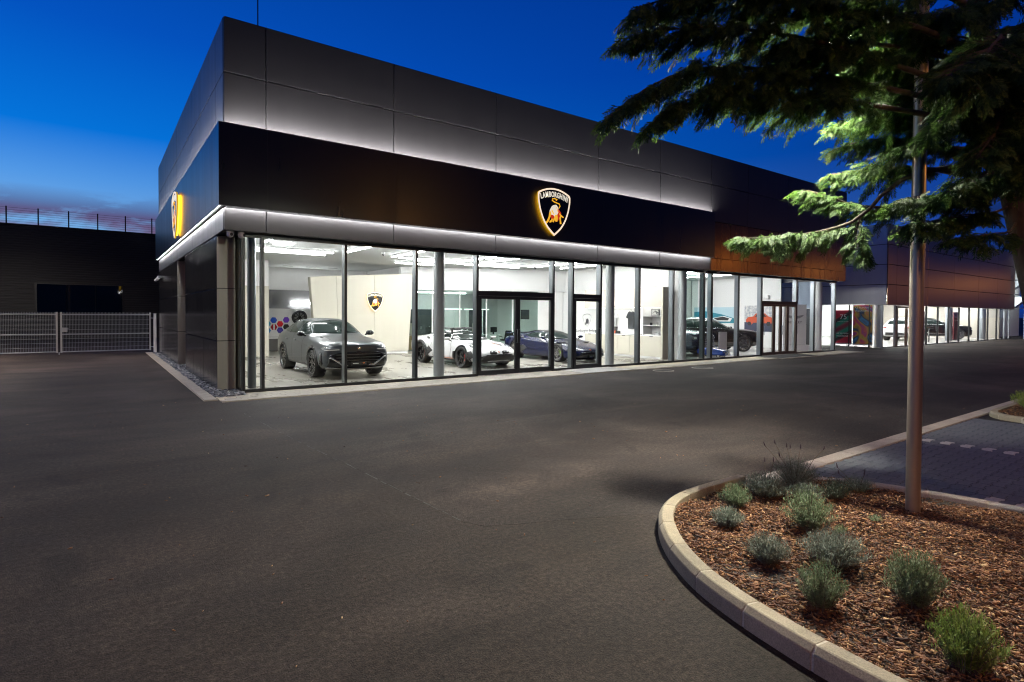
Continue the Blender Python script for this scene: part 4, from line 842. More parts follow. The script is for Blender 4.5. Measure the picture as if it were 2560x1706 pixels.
def coupe(name, label, loc, rz, paint, lift, rally):
    c = thing(name, label, 'car', loc, rz); r = .355 if rally else .345
    rows = [(q[0],) + (q[1] + lift, q[2], q[3], q[4] + lift, q[5], q[6] + lift, q[7], q[8] + lift, q[9], q[10] + lift, q[11] + lift) for q in COUPE]
    me, bv = car_shell(rows, (1.33, -1.29), r, (paint, M_mtrim), .28); L = lift
    bd = bpy.data.objects.new('body', me); COL.objects.link(bd); bd.parent = c
    U = lambda pl: [(a, b + L) for a, b in pl]
    patch(bv, U([(.84, .845), (.45, .985), (.05, 1.085), (-.30, 1.105), (-.62, 1.06), (-.86, .955), (-.40, .89), (.2, .86)]), 'side', 'side_window', M_carglass, c, .004, .008)
    patch(bv, U([(.40, .83), (.44, .83), (.30, 1.02), (.26, 1.02)]), 'side', 'quarter_pillar', paint, c, .007, .006)
    patch(bv, U([(-.60, .84), (-.46, 1.09), (0, 1.135), (.46, 1.09), (.60, .84), (0, .825)]), 'front', 'windscreen', M_carglass, c, .005, .008, sides=(1,))
    patch(bv, [(-.75, -.42), (-1.75, -.40), (-1.75, .40), (-.75, .42)], 'top', 'engine_cover', M_carglass, c, .004, .008, sides=(1,))
    for k in range(5): patch(bv, [(-.85 - k * .18, -.40), (-.93 - k * .18, -.40), (-.93 - k * .18, .40), (-.85 - k * .18, .40)], 'top', 'louvre', M_mtrim, c, .030, .012, sides=(1,))
    patch(bv, U([(-.83, .20), (-.78, .34), (-.40, .40), (0, .41), (.40, .40), (.78, .34), (.83, .20), (.4, .155), (-.4, .155)]), 'front', 'front_intake', M_mtrim if rally else M_trim, c, .008, .012, sides=(1,))
    patch(bv, U([(.36, .40), (.52, .40), (.76, .25), (.76, .225), (.72, .22)]), 'front', 'intake_blade', M_mtrim if rally else M_bluepaint, c, .022, .012)
    patch(bv, U([(-.84, .175), (-.5, .165), (.5, .165), (.84, .175), (.84, .155), (.5, .135), (-.5, .135), (-.84, .155)]), 'front', 'front_splitter', M_silver if rally else M_trim, c, .030, .014, sides=(1,))
    patch(bv, [(1.98, .62), (1.62, .66), (1.55, .74), (1.62, .79), (1.88, .76), (2.02, .70)], 'top', 'headlight', M_lens, c, .006, .008); patch(bv, [(1.96, .64), (1.70, .69), (1.66, .74), (1.70, .73), (1.80, .69), (1.97, .67)], 'top', 'light_strip', M_drl, c, .012, .005)
    patch(bv, U([(.55, .555), (.86, .60), (.88, .64), (.62, .62)]), 'rear', 'tail_light', M_redlens, c, .006, .008); patch(bv, U([(-.75, .24), (-.75, .52), (.75, .52), (.75, .24)]), 'rear', 'rear_diffuser', M_trim, c, .006, .008, sides=(1,))
    patch(bv, U([(.95, .13), (-.88, .13), (-.88, .23), (-.3, .20), (.6, .20), (.95, .18)]), 'side', 'side_skirt', M_mtrim if rally else M_trim, c, .012, .016)
    patch(bv, U([(-.50, .44), (-.80, .28), (-.92, .26), (-.86, .50), (-.74, .60)]), 'side', 'side_intake', M_mtrim, c, .005, .008)
    patch(bv, U([(-.72, .86), (-.98, .93), (-1.06, .90), (-.80, .83)]), 'side', 'shoulder_intake', M_mtrim, c, .005, .008)
    for pl in ([(.62, .22), (.63, .22), (.72, .60), (.60, .83), (.59, .83), (.70, .60)], [(-.50, .22), (-.49, .22), (-.60, .60), (-.52, .84), (-.53, .84), (-.61, .60)]): patch(bv, U(pl), 'side', 'door_gap', M_dark, c, .002, .003, step=.05)
    patch(bv, U([(-.02, .47), (-.03, .50), (0, .51), (.03, .50), (.02, .47), (0, .45)]), 'front', 'badge', M_amber, c, .006, .006, sides=(1,))
    for s in (-1, 1):
        mb = MB(); mb.lathe([(0, -.10), (.04, -.09), (.065, -.04), (.065, .04), (.04, .09), (0, .10)], 14, (0, 0, 0), 'y'); mb.v = [(x * 1.2 + .58, y * 1.1 + s * 1.0, z * .8 + .90 + L) for x, y, z in mb.v]
        k = mb.build('wing_mirror', paint, c, off=(0, 0, 0), smooth='all', fix=True); MB().tube([(.60, s * .83, .80 + L), (.58, s * .97, .87 + L)], .02, 8).build('mirror_arm', M_trim, k, off=(0, 0, 0))
    if rally:
        for ax in (1.33, -1.29):
            ring = [(ax + q * math.cos(R(a)), r + q * .98 * math.sin(R(a))) for q, rg in ((.50, range(-14, 196, 10)), (.40, range(194, -15, -10))) for a in rg]
            patch(bv, ring, 'side', 'arch_trim', M_mtrim, c, .024, .026, step=.6)
        patch(bv, U([(1.70, .20), (2.02, .34), (1.86, .52), (1.66, .48)]), 'side', 'arch_trim', M_mtrim, c, .020, .02)
        patch(bv, U([(-.38, .43), (-.36, .49), (-.14, .49), (-.12, .43)]), 'front', 'auxiliary_lamp', M_mtrim, c, .055, .06); patch(bv, U([(-.35, .44), (-.34, .475), (-.16, .475), (-.15, .44)]), 'front', 'lamp_lens', M_lens, c, .060, .006)
        patch(bv, [(1.75, .50), (1.25, .40), (1.22, .44), (1.5, .60)], 'top', 'hood_vent', M_mtrim, c, .006, .006); patch(bv, [(1.80, .52), (1.28, .38), (1.27, .395), (1.78, .545)], 'top', 'orange_line', M_amber, c, .005, .004)
        patch(bv, U([(.95, .215), (-.5, .235), (-.5, .25), (.95, .235)]), 'side', 'orange_line', M_amber, c, .008, .004)
        rk = MB()
        for s in (-1, 1): rk.tube([(.30, s * .50, 1.235 + L), (-.75, s * .50, 1.235 + L)], .018, 8)
        for x_ in (.18, -.60): rk.tube([(x_, -.56, 1.22 + L), (x_, .56, 1.22 + L)], .02, 8)
        rk.build('roof_rack', M_mtrim, c, off=(0, 0, 0), smooth=True)
        for s in (-1, 1):
            for x_ in (.16, -.58): MB().box(x_ - .05, x_ + .05, s * .52 - .02, s * .52 + .02, 1.06 + L, 1.215 + L).build('rack_foot', M_mtrim, c, off=(0, 0, 0))
        sn = MB().box(-.55, -.25, -.16, .16, 1.16 + L, 1.225 + L).build('roof_scoop', M_mtrim, c, off=(0, 0, 0), bevel=.02)
    else:
        MB().prism([(-2.0, 1.00), (-2.25, 1.035), (-2.27, 1.02), (-2.02, .98)], -.78, .78, 'y').build('rear_wing', paint, c, off=(0, 0, 0), bevel=.005, fix=True)
        for s in (-1, 1): MB().box(-2.14, -2.06, s * .5 - .02, s * .5 + .02, .88, .995).build('wing_strut', M_trim, c, off=(0, 0, 0))
        patch(bv, [(.42, -.46), (-.60, -.44), (-.60, .44), (.42, .46)], 'top', 'black_roof', M_trim, c, .003, .006, sides=(1,))
        patch(bv, U([(-.12, .22), (.12, .22), (.12, .29), (-.12, .29)]), 'front', 'number_plate', M_black, c, .022, .012, sides=(1,))
    wheels(c, (1.33, -1.29), 1.62, r, .28, .262, 5 if not rally else 6, 'hex' if not rally else 'pair', M_silverrim if not rally else M_brownrim, M_greencal if not rally else M_redcal)
    return c
coupe('sports_car', 'low white sports car with black arches and a roof rack', (10.68, 17.72, .010), R(-87), M_pearl, .055, True)
coupe('sports_car', 'low dark blue sports car with silver wheels behind the glass doors', (14.95, 17.68, .010), R(-90), M_bluepaint, .0, False)
BENT = [(2.50, .38, .60, .70, .56, .68, .80, .60, .92, .42, .98, 1.0), (2.40, .26, .82, .90, .54, .88, .86, .78, .99, .5, 1.04, 1.06), (2.10, .23, .90, .975, .60, .95, .92, .84, 1.04, .5, 1.09, 1.11), (1.55, .23, .92, 1.0, .64, .97, .96, .86, 1.09, .5, 1.14, 1.16), (1.0, .23, .92, .97, .62, .96, .98, .88, 1.11, .6, 1.17, 1.20), (.62, .23, .92, .97, .62, .96, .98, .89, 1.10, .74, 1.34, 1.42), (.1, .23, .92, .97, .62, .96, .98, .90, 1.10, .71, 1.62, 1.68), (-.6, .23, .92, .97, .62, .96, .99, .91, 1.11, .71, 1.66, 1.74), (-1.2, .23, .92, .99, .64, .98, 1.0, .91, 1.12, .70, 1.65, 1.73), (-1.8, .25, .92, .99, .66, .98, 1.02, .90, 1.14, .68, 1.59, 1.66), (-2.25, .28, .90, .97, .68, .96, 1.02, .88, 1.14, .70, 1.42, 1.48), (-2.52, .36, .84, .91, .68, .90, .98, .82, 1.10, .66, 1.20, 1.24), (-2.60, .42, .66, .76, .68, .76, .92, .68, 1.04, .5, 1.06, 1.08)]
suv('parked_suv', 'black luxury SUV with multi-spoke silver wheels in the pale showroom', (24.9, 17.5, .010), R(-27), M_blackpaint, M_silverrim, 'pair', 10, False, BENT)
suv('parked_suv', 'dark navy luxury SUV nose-on by the black post with its chrome grille showing', (21.35, 17.6, .010), R(-84), M_navypaint, M_silverrim, 'pair', 10, False, BENT)
# toy car
def toy_car():
    t = thing('toy_car', 'small blue ride-on toy car standing low behind the black post', 'toy car', (21.35, 14.62, .010), R(-80))
    rows = [(.60, .10, .18, .21, .16, .21, .22, .18, .26, .1, .28, .285), (.56, .08, .25, .29, .18, .28, .26, .24, .31, .14, .33, .335), (.30, .08, .27, .30, .20, .29, .30, .26, .36, .16, .37, .375), (.10, .08, .27, .29, .20, .29, .31, .26, .37, .18, .40, .41), (-.05, .08, .27, .29, .20, .29, .31, .26, .37, .18, .40, .40), (-.35, .08, .27, .30, .20, .29, .31, .26, .38, .18, .42, .43), (-.58, .10, .24, .28, .20, .27, .30, .24, .36, .16, .38, .385), (-.62, .14, .16, .20, .20, .20, .28, .16, .32, .1, .33, .33)]
    me, bv = car_shell(rows, (.36, -.36), .10, (P('toy_blue', (.02, .07, .35), .25, coat=.8), M_mtrim), .08)
    b = bpy.data.objects.new('body', me); COL.objects.link(b); b.parent = t
    patch(bv, [(.15, .24), (.17, .29), (.25, .28), (.24, .23)], 'front', 'headlight', M_chrome, t, .004, .006, step=.05); patch(bv, [(-.12, .15), (-.12, .27), (.12, .27), (.12, .15)], 'front', 'grille', M_chrome, t, .004, .006, sides=(1,))
    MB().tube([(.10, -.22, .39), (.02, -.20, .50), (.02, .20, .50), (.10, .22, .39)], .012, 8).build('windscreen_frame', M_chrome, t, off=(0, 0, 0), smooth=True)
    for ax in (.36, -.36):
        for s in (-1, 1):
            wv_ = MB().lathe([(0, 0), (.06, 0), (.07, -.04), (0, -.04)], 16, (0, 0, 0), 'y').build('wheel', M_silverrim, t, off=(0, 0, 0), smooth=True, fix=True); wv_.location = (ax, s * .27, .10); wv_.rotation_euler = (0, 0, 0 if s > 0 else math.pi)
            MB().lathe([(.06, .005), (.10, 0), (.10, -.06), (.06, -.065)], 20, (0, 0, 0), 'y', closed=True).build('tyre', M_tyre, wv_, off=(0, 0, 0), smooth=True, fix=True)
toy_car()
# loose display wheel in the hexagon niche
dw = rim_mesh(.27, 9, 'pair').build('showpiece_rim', M_brownrim, smooth=True, fix=True); tag(dw, 'dark multi-spoke wheel mounted in the white hexagon niche', 'wheel'); dw.location = WH_DISPLAY; dw.rotation_euler = (0, 0, math.pi)
MB().lathe([(.265, .015), (.345, .02), (.36, 0), (.36, -.06), (.265, -.07)], 40, (0, 0, 0), 'y', closed=True).build('tyre', M_tyre, dw, off=(0, 0, 0), smooth=True, fix=True)
# ================================================================== dark warehouse on the left
WB = thing('warehouse', 'black ribbed metal warehouse behind the gate with a roof railing', 'warehouse', (-2, 48, 0))
M_rib = P('black_ribbed_sheet', (.022, .022, .024), .42, .4)
def ribbed(x0, x1, z0, z1, y, p=.16):
    mb = MB(); z = z0; pts = []
    while z < z1 - 1e-6:
        zn = min(z + p, z1); h = zn - z; pts += [(y, z), (y, z + h * .55), (y + .035, z + h * .65), (y + .035, z + h * .92)]; z = zn
    pts.append((y, z1)); vs = [(x0, a, b) for a, b in pts] + [(x1, a, b) for a, b in pts]; n = len(pts)
    mb.add(vs, [(i, n + i, n + i + 1, i + 1) for i in range(n - 1)]); return mb
wx0, wx1, wz0, wz1 = -3.15, 1.45, 1.75, 3.62
for a, b, c, d in ((-30, -14, 0, 7.35), (-14, wx0, 0, 7.35), (wx0, wx1, wz1, 7.35), (wx0, wx1, 0, wz0), (wx1, 6, 0, 7.35), (6, 16, 0, 7.35)): ribbed(a, b, c, d, 48).build('ribbed_sheet', M_rib, WB)
box('wall_core', -30, 16, 48.06, 58, 0, 7.30, M_dark, WB); box('parapet_cap', -30.1, 16.1, 47.93, 48.25, 7.352, 7.42, M_rib, WB)
wn_ = box('window', wx0, wx1, 48.0, 48.05, wz0, wz1, M_dark, WB); wn_['label'] = 'long dark window reflecting distant lights'
fr = MB(); fr.box(wx0 - .1, wx1 + .1, 47.9, 47.99, wz1, wz1 + .1); fr.box(wx0 - .1, wx1 + .1, 47.9, 47.99, wz0 - .1, wz0); fr.box(wx0 - .1, wx0, 47.9, 47.99, wz0, wz1); fr.box(wx1, wx1 + .1, 47.9, 47.99, wz0, wz1); fr.build('window_frame', M_frame, wn_)
for k in range(3):
    a = wx0 + (wx1 - wx0) * k / 3; b = wx0 + (wx1 - wx0) * (k + 1) / 3; box('window_pane', a + .02, b - .02, 47.96, 47.975, wz0, wz1, M_dglass, wn_)
x = -4.6 - 1.56 * 6
while x < 3.4:
    box('railing_post', x - .035, x + .035, 48.0, 48.06, 7.42, 8.50, M_dark, WB); x += 1.56
for k in range(7): MB().tube([(-15, 48.03, 7.56 + k * .145), (3.6, 48.03, 7.56 + k * .145)], .007, 4).build('railing_wire', M_dark, WB)
# ------------------------------------------------------------ gate
def gate_leaf(x0, x1, label):
    g_ = thing('gate', label, 'gate', ((x0 + x1) / 2, 30.6, 0), 0, 'leaves of the double gate')
    for x_ in (x0, x1 - .07): box('gate_stile', x_, x_ + .07, 30.57, 30.63, .08, 1.80, M_steel, g_, bevel=.006)
    for z_ in (.12, .86, 1.70): MB().tube([(x0 + .07, 30.6, z_), (x1 - .07, 30.6, z_)], .024, 8).build('gate_rail', M_steel, g_, smooth=True)
    for z_ in (.30, .49, .67, 1.06, 1.26, 1.47): MB().tube([(x0 + .07, 30.575, z_), (x1 - .07, 30.575, z_)], .006, 5).build('cross_wire', M_steel, g_)
    mb = MB(); x_ = x0 + .11
    while x_ < x1 - .08: mb.tube([(x_, 30.566, .10), (x_, 30.566, 1.80)], .0038, 4, False); x_ += .05
    mb.build('bar_mesh', M_steel, g_)['kind'] = 'stuff'
    return g_
gr = gate_leaf(-1.26, 1.98, 'right leaf of the galvanised bar gate, ending at the showroom wall')
gl = gate_leaf(-4.60, -1.34, 'left leaf of the galvanised bar gate, cut by the frame')
box('lock_box', -1.20, -1.02, 30.53, 30.67, .96, 1.14, M_steel, gr, bevel=.01); MB().tube([(-1.12, 30.53, 1.10), (-1.12, 30.46, 1.10), (-.98, 30.46, 1.10)], .012, 8).build('handle', M_steel, gr, smooth=True)
MB().tube([(-1.30, 30.6, -.01), (-1.30, 30.6, .10)], .02, 8).build('drop_bolt', M_steel, gl, smooth=True)
gp = thing('gate_post', 'square galvanised post between the gate and the showroom wall', 'post', (2.09, 30.0, 0)); box('shaft', 2.03, 2.14, 29.85, 29.96, 0, 1.74, M_paleclad, gp, bevel=.006); box('cap', 2.02, 2.15, 29.84, 29.97, 1.742, 1.76, M_paleclad, gp)
for z_ in (.25, 1.55): MB().tube([(1.99, 30.6, z_), (2.08, 29.97, z_)], .018, 8).build('hinge', M_steel, gp, smooth=True)
# ------------------------------------------------------------ cameras and mast
def turret(x, y, z, label, yaw):
    t = thing('security_camera', label, 'camera', (x, y, z), yaw); MB().lathe([(0, 0), (.065, 0), (.07, -.03), (0, -.035)], 18).build('mount', M_camwhite, t, off=(0, 0, 0), smooth=True)
    mb = MB().lathe([(0, .07), (.045, .055), (.068, .015), (.068, -.02), (.05, -.052), (.035, -.06)], 18, (0, -.01, -.075), 'y'); mb.build('ball', M_camwhite, t, off=(0, 0, 0), smooth='all'); MB().lathe([(0, -.066), (.036, -.06), (.036, -.05)], 16, (0, -.01, -.075), 'y').build('lens', M_black, t, off=(0, 0, 0))
turret(2.34, 13.60, 3.575, 'left one of the two white ball cameras under the front soffit corner', R(15)); turret(2.56, 13.60, 3.575, 'right one of the two white ball cameras under the front soffit corner', R(50))
turret(19.35, 13.62, 3.575, 'small ball camera under the soffit above the black post', R(-20)); turret(20.2, 13.62, 3.575, 'small ball camera under the bronze band', R(20))
bc = thing('bullet_camera', 'twin white bullet cameras on a bracket on the left showroom wall', 'camera', (2.2, 28.0, 3.30))
MB().box(2.04, 2.20, 27.93, 28.07, 3.24, 3.34).build('junction_box', M_camwhite, bc, bevel=.02)
for s in (-1, 1):
    MB().tube([(2.10, 28.0 + s * .05, 3.27), (2.02, 28.0 + s * .42, 3.17)], [.05, .055], 12).build('camera_body', M_camwhite, bc, smooth=True); MB().tube([(2.10, 28.0, 3.32), (2.06, 28.0 + s * .30, 3.28)], .02, 8).build('camera_arm', M_camwhite, bc, smooth=True)
an = thing('lightning_rod', 'thin lightning rod on the showroom roof behind the corner', 'rod', (3.22, 15.0, 7.7)); MB().tube([(3.22, 15, 7.75), (3.22, 15, 10.4)], .014, 6).build('rod', M_dark, an); box('foot', 3.12, 3.32, 14.9, 15.1, 7.7, 7.75, M_dark, an)
an = thing('lightning_rod', 'hair-thin lightning rod on the roof above the middle of the fascia', 'rod', (18.0, 15.0, 7.7)); MB().tube([(18, 15, 7.75), (18, 15, 9.2)], .010, 6).build('rod', M_dark, an); box('foot', 17.9, 18.1, 14.9, 15.1, 7.7, 7.75, M_dark, an)
# door mats and manholes
tag(MB().box(11.95, 14.1, 12.60, 13.72, .021, .034).build('door_slab', stone_mat('pale_granite', (.40, .39, .38), (.48, .47, .46))), 'pale stone slab in front of the single glass door', 'doorstep')
dm = thing('door_mat', 'dark recessed mat with pale rim before the bronze sliding door', 'mat', (25, 12.9, 0)); box('rim', 22.95, 26.5, 12.42, 13.7, .005, .030, M_edging, dm); box('mat', 23.15, 26.3, 12.56, 13.68, .031, .036, P('mat_rubber', (.02, .02, .021), .9), dm)
def manhole(x, y, r, label):
    t = thing('manhole_cover', label, 'manhole cover', (x, y, 0)); MB().lathe([(r, .004), (r, .012), (r * .9, .012), (r * .9, .007)], 28, (x, y, 0)).build('ring', M_edging, t); MB().lathe([(0, .0095), (r * .89, .0095)], 28, (x, y, 0)).build('lid', P('cast_iron', (.06, .055, .05), .6, .5), t)
    for k in range(-3, 4): MB().box(x + k * r * .2 - .015, x + k * r * .2 + .015, y - r * .55, y + r * .55, .0096, .013).build('lid_rib', MATS['cast_iron'], t)
manhole(16.73, 11.85, .36, 'round iron manhole cover in the lane, the right one of two'); manhole(14.8, 11.95, .34, 'flat manhole cover in the lane, left of the ribbed one')

# ================================================================== second showroom on the right
PB = thing('second_showroom', 'second showroom with pale grey side and orange-lit panelled front beyond the passage', 'showroom', (36, 13.43, 0))
rows_ = [2.47, 3.62, 4.75, 5.88, 7.05]
M_bz2 = panel_mat('grey_bronze_cladding', (.42, .27, .17), .30, .85, .06)
def pbox(nm, *a, m, bevel=0): return box(nm, *a, m, PB, bevel=bevel)
for z0, z1 in zip(rows_, rows_[1:]):
    for y0, y1 in ((13.49, 17.5), (17.5, 21.5), (21.5, 25.5)): pbox('side_panel', 36.0, 36.05, y0 + .012, y1 - .012, z0 + .018, z1 - .018, m=M_paleclad, bevel=.004)
    for x0, x1 in ((36.0, 37.22), (37.22, 42.0), (42.0, 46.7), (46.7, 51.8), (51.8, 56.3), (56.3, 61.0)): pbox('front_panel', x0 + .012, x1 - .012, 13.43, 13.48, z0 + .018, z1 - .018, m=M_bz2, bevel=.004)
pbox('core', 36.06, 60.9, 13.49, 25.5, 3.3, 7.0, m=M_dark); pbox('soffit', 36.06, 60.95, 13.485, 14.2, 2.46, 2.5, m=M_paleclad)
PXS = [36.1, 37.9, 42.8, 44.8, 46.8, 48.85, 51.0, 53.1, 55.3, 57.5, 59.5, 60.8]
for x_ in PXS: pbox('mullion', x_ - .03, x_ + .03, 13.70, 13.80, 0, 2.46, m=M_frame if 38 < x_ < 59 else M_paleframe)
for a, b in zip(PXS, PXS[1:]): pbox('glass_pane', a + .03, b - .03, 13.745, 13.755, .04, 2.45, m=M_glass); pbox('sill_frame', a + .03, b - .03, 13.72, 13.78, 0, .05, m=M_frame)
d2 = pbox('door', 38.1, 38.2, 13.68, 13.81, .05, 2.3, m=M_brownframe); box('door_frame', 39.55, 39.65, 13.68, 13.81, .05, 2.3, M_brownframe, d2); box('door_frame', 41.4, 41.5, 13.68, 13.81, .05, 2.3, M_brownframe, d2); box('door_head', 38.1, 41.5, 13.681, 13.809, 2.31, 2.42, M_brownframe, d2)
for a, b in ((13.8, 14.36), (14.40, 15.46), (15.50, 17.5), (17.54, 19.5)): pbox('glass_pane', 36.09, 36.10, a, b, .04, 2.46, m=M_glass)
for y_ in (14.38, 15.48, 17.52): pbox('mullion', 36.06, 36.13, y_ - .02, y_ + .02, 0, 2.46, m=M_frame)
pbox('floor', 36.15, 60.8, 13.81, 25, -.02, .010, m=M_tilew); pbox('interior_ceiling', 36.15, 60.8, 14.25, 25, 3.2, 3.28, m=M_white); pbox('back_wall', 36.15, 60.8, 24.6, 24.8, .01, 3.2, m=M_white); pbox('end_wall', 60.6, 60.8, 14.3, 24.6, .01, 3.2, m=P('warm_wall', (.40, .37, .32), .6)); pbox('side_wall', 36.15, 36.3, 19.6, 24.6, .01, 3.2, m=M_white)
for k in range(6): pbox('ceiling_light', 37.5 + k * 4, 40.5 + k * 4, 16.4, 16.6, 3.15, 3.195, m=M_tube); pbox('ceiling_light', 37.5 + k * 4, 40.5 + k * 4, 20.4, 20.6, 3.15, 3.195, m=M_tube)
for x_, y_ in ((36.9, 14.2), (51.5, 15.1), (58.6, 14.9)): MB().lathe([(0, .01), (.22, .01), (.22, 3.19), (0, 3.19)], 24, (x_, y_, 0)).build('column', M_paleframe, PB, smooth=True)
# glazed stair bay at the far right
for k in range(5): pbox('bay_transom', 61.3, 72, 12.8, 12.9, 2.5 + k * 1.15, 2.56 + k * 1.15, m=M_paleframe); pbox('bay_transom', 61.2, 61.3, 12.8, 20, 2.5 + k * 1.15, 2.56 + k * 1.15, m=M_paleframe)
for k in range(5): pbox('bay_mullion', 61.3 + k * 2.6, 61.36 + k * 2.6, 12.78, 12.92, 0, 7.2, m=M_paleframe)
for i in range(4):
    for k in range(4): pbox('glass_pane', 61.38 + k * 2.6, 63.88 + k * 2.6, 12.84, 12.85, 2.57 + i * 1.15, 3.64 + i * 1.15, m=M_gglass)
pbox('bay_wall', 61.4, 72, 15.5, 15.7, 0.01, 7.2, m=M_white)
for k in range(3): MB().prism([(61.6, 2.4 + k * 1.6), (66, 3.4 + k * 1.6), (66, 3.6 + k * 1.6), (61.6, 2.6 + k * 1.6)], 13.6, 14.8, 'y').build('stair_flight', M_paleframe, PB, fix=True)
M_bayl = P('bay_lamp', (1, 1, 1), .5, emit=(.9, 1, .95), es=14); pbox('bay_light', 62, 71, 14.6, 14.8, 6.9, 6.95, m=M_bayl); pbox('bay_light', 62, 71, 14.6, 14.8, 4.6, 4.65, m=M_bayl)
pbox('flat_roof', 36.06, 60.9, 13.5, 25.5, 7.0, 7.04, m=M_dark)
# banners behind the side glass
def banner(y0, y1, z0, z1, m, label):
    b = thing('banner', label, 'banner', (36.5, (y0 + y1) / 2, 0)); box('print', 36.5, 36.512, y0, y1, z0, z1, m, b)
    fr_ = MB(); fr_.box(36.513, 36.53, y0 - .03, y0, z0 - .08, z1 + .03); fr_.box(36.513, 36.53, y1, y1 + .03, z0 - .08, z1 + .03); fr_.box(36.513, 36.53, y0, y1, z0 - .08, z0); fr_.build('frame', M_whiteg, b)
    for y_ in (y0 + .15, y1 - .2): box('foot', 36.3, 36.7, y_, y_ + .05, .012, .05, M_whiteg, b)
    return b
rb = P('red_green_print', (.5, .02, .06), .4); tcn = nd(rb, 'ShaderNodeTexCoord'); wv2 = nd(rb, 'ShaderNodeTexWave'); mpn = nd(rb, 'ShaderNodeMapping'); mpn.inputs['Rotation'].default_value = (R(35), 0, 0); ln(rb, tcn.outputs['Object'], mpn.inputs[0]); ln(rb, mpn.outputs[0], wv2.inputs['Vector']); wv2.bands_direction = 'Z'; wv2.inputs['Scale'].default_value = .16; wv2.inputs['Distortion'].default_value = .8; wv2.inputs['Detail'].default_value = 1
base(rb, ramp(rb, wv2.outputs['Fac'], [(.0, (.42, .01, .06)), (.30, (.55, .02, .05)), (.42, (.05, .03, .04)), (.62, (.03, .02, .03)), (.70, (.02, .26, .18)), (.9, (.02, .32, .22)), (1, (.25, .02, .06))]))
b1 = banner(15.52, 16.43, .18, 2.16, rb, 'red and green anniversary banner behind the side glass of the second showroom')
text_mesh('lettering', '75', .42, M_whiteg, b1, (36.49, 15.98, 1.62), (R(90), 0, R(-90)), .002); text_mesh('lettering', 'PORSCHE 75 YEARS', .075, M_whiteg, b1, (36.49, 15.98, 1.45), (R(90), 0, R(-90)), .002)
text_mesh('lettering', 'AZ ÁLMAINK', .13, M_whiteg, b1, (36.49, 15.98, .72), (R(90), 0, R(-90)), .002); text_mesh('lettering', 'VEZÉRELNEK', .13, M_whiteg, b1, (36.49, 15.98, .56), (R(90), 0, R(-90)), .002)
cb2 = P('neon_swirl_print', (.1, .1, .3), .4); tcn = nd(cb2, 'ShaderNodeTexCoord'); nz2 = nd(cb2, 'ShaderNodeTexNoise'); ln(cb2, tcn.outputs['Object'], nz2.inputs['Vector']); nz2.inputs['Scale'].default_value = 0.9; nz2.inputs['Distortion'].default_value = 1.6; nz2.inputs['Detail'].default_value = 1
base(cb2, ramp(cb2, nz2.outputs[0], [(.22, (.01, .03, .10)), (.34, (.02, .25, .55)), (.42, (.01, .02, .08)), (.50, (.6, .35, .02)), (.55, (.65, .05, .10)), (.60, (.25, .02, .35)), (.68, (.02, .35, .25)), (.78, (.01, .02, .05))]))
b2 = banner(14.40, 15.42, .16, 2.46, cb2, 'dark banner with multicoloured neon swirls behind the side glass of the second showroom')
text_mesh('lettering', 'AZ ÁLMAINK', .15, M_whiteg, b2, (36.49, 14.91, 2.26), (R(90), 0, R(-90)), .002); text_mesh('lettering', 'VEZÉRELNEK', .15, M_whiteg, b2, (36.49, 14.91, 2.08), (R(90), 0, R(-90)), .002)
# cars and goods behind the second showroom's glass
suv('parked_suv', 'white SUV with its tail to the passage inside the second showroom', (49.6, 17.3, .010), R(8), M_pearl, M_silverrim, 'Y', 5, False, BENT)
suv('parked_suv', 'glossy black SUV behind the bicycle inside the second showroom', (55.5, 17.4, .010), R(-60), M_trim, M_silverrim, 'Y', 5, False, BENT)
M_maroon = P('maroon_board', (.10, .012, .018), .4)
def totem(x, y, txt, label):
    t = thing('info_totem', label, 'totem', (x, y, 0)); box('board', x, x + .9, y, y + .08, .05, 2.15, M_maroon, t, bevel=.006); box('foot', x - .05, x + .95, y - .2, y + .28, .012, .045, M_whiteg, t)
    if txt:
        for i, l_ in enumerate(txt): text_mesh('lettering', l_, .22, M_whiteg, t, (x + .45, y - .004, 1.72 - i * .25), (R(90), 0, 0), .002)
totem(52.6, 15.1, ['Az új', 'Cayenne'], 'maroon board lettered in white beside the black SUV in the second showroom'); totem(48.3, 15.9, None, 'plain maroon board behind the bicycle in the second showroom')
by = thing('bicycle', 'black bicycle standing by the glass of the second showroom', 'bicycle', (46.9, 14.9, 0), R(20))
for x_ in (-.52, .52):
    w_ = MB().lathe([(.33 + .018 * math.cos(R(a)), .018 * math.sin(R(a))) for a in range(0, 360, 60)], 32, (x_, 0, .36), 'y', closed=True).build('wheel', M_tyre, by, off=(0, 0, 0), smooth=True)
    sp = MB()
    for k in range(12): a = R(30 * k); sp.tube([(x_, 0, .36), (x_ + .32 * math.cos(a), 0, .36 + .32 * math.sin(a))], .003, 4, False)
    sp.build('spokes', M_steel, w_, off=(0, 0, 0))
fm = MB()
for p_, q_ in (((-.52, 0, .36), (-.08, 0, .33)), ((-.08, 0, .33), (-.18, 0, .88)), ((-.18, 0, .82), (.36, 0, .86)), ((-.08, 0, .33), (.38, 0, .76)), ((.34, 0, .92), (.52, 0, .36)), ((-.52, 0, .36), (-.16, 0, .78))): fm.tube([p_, q_], .02, 8)
fm.build('frame', M_black, by, off=(0, 0, 0), smooth=True); MB().tube([(.30, -.28, .98), (.34, 0, .96), (.30, .28, .98)], .014, 8).build('handlebar', M_black, by, off=(0, 0, 0), smooth=True); MB().prism([(-.30, -.06), (-.05, -.02), (-.05, .02), (-.30, .06)], .88, .93).build('saddle', M_black, by, off=(0, 0, 0), bevel=.01); MB().tube([(-.08, -.09, .20), (-.08, -.09, .33), (-.08, .09, .33), (-.08, .09, .46)], .012, 6).build('pedal_crank', M_steel, by, off=(0, 0, 0))

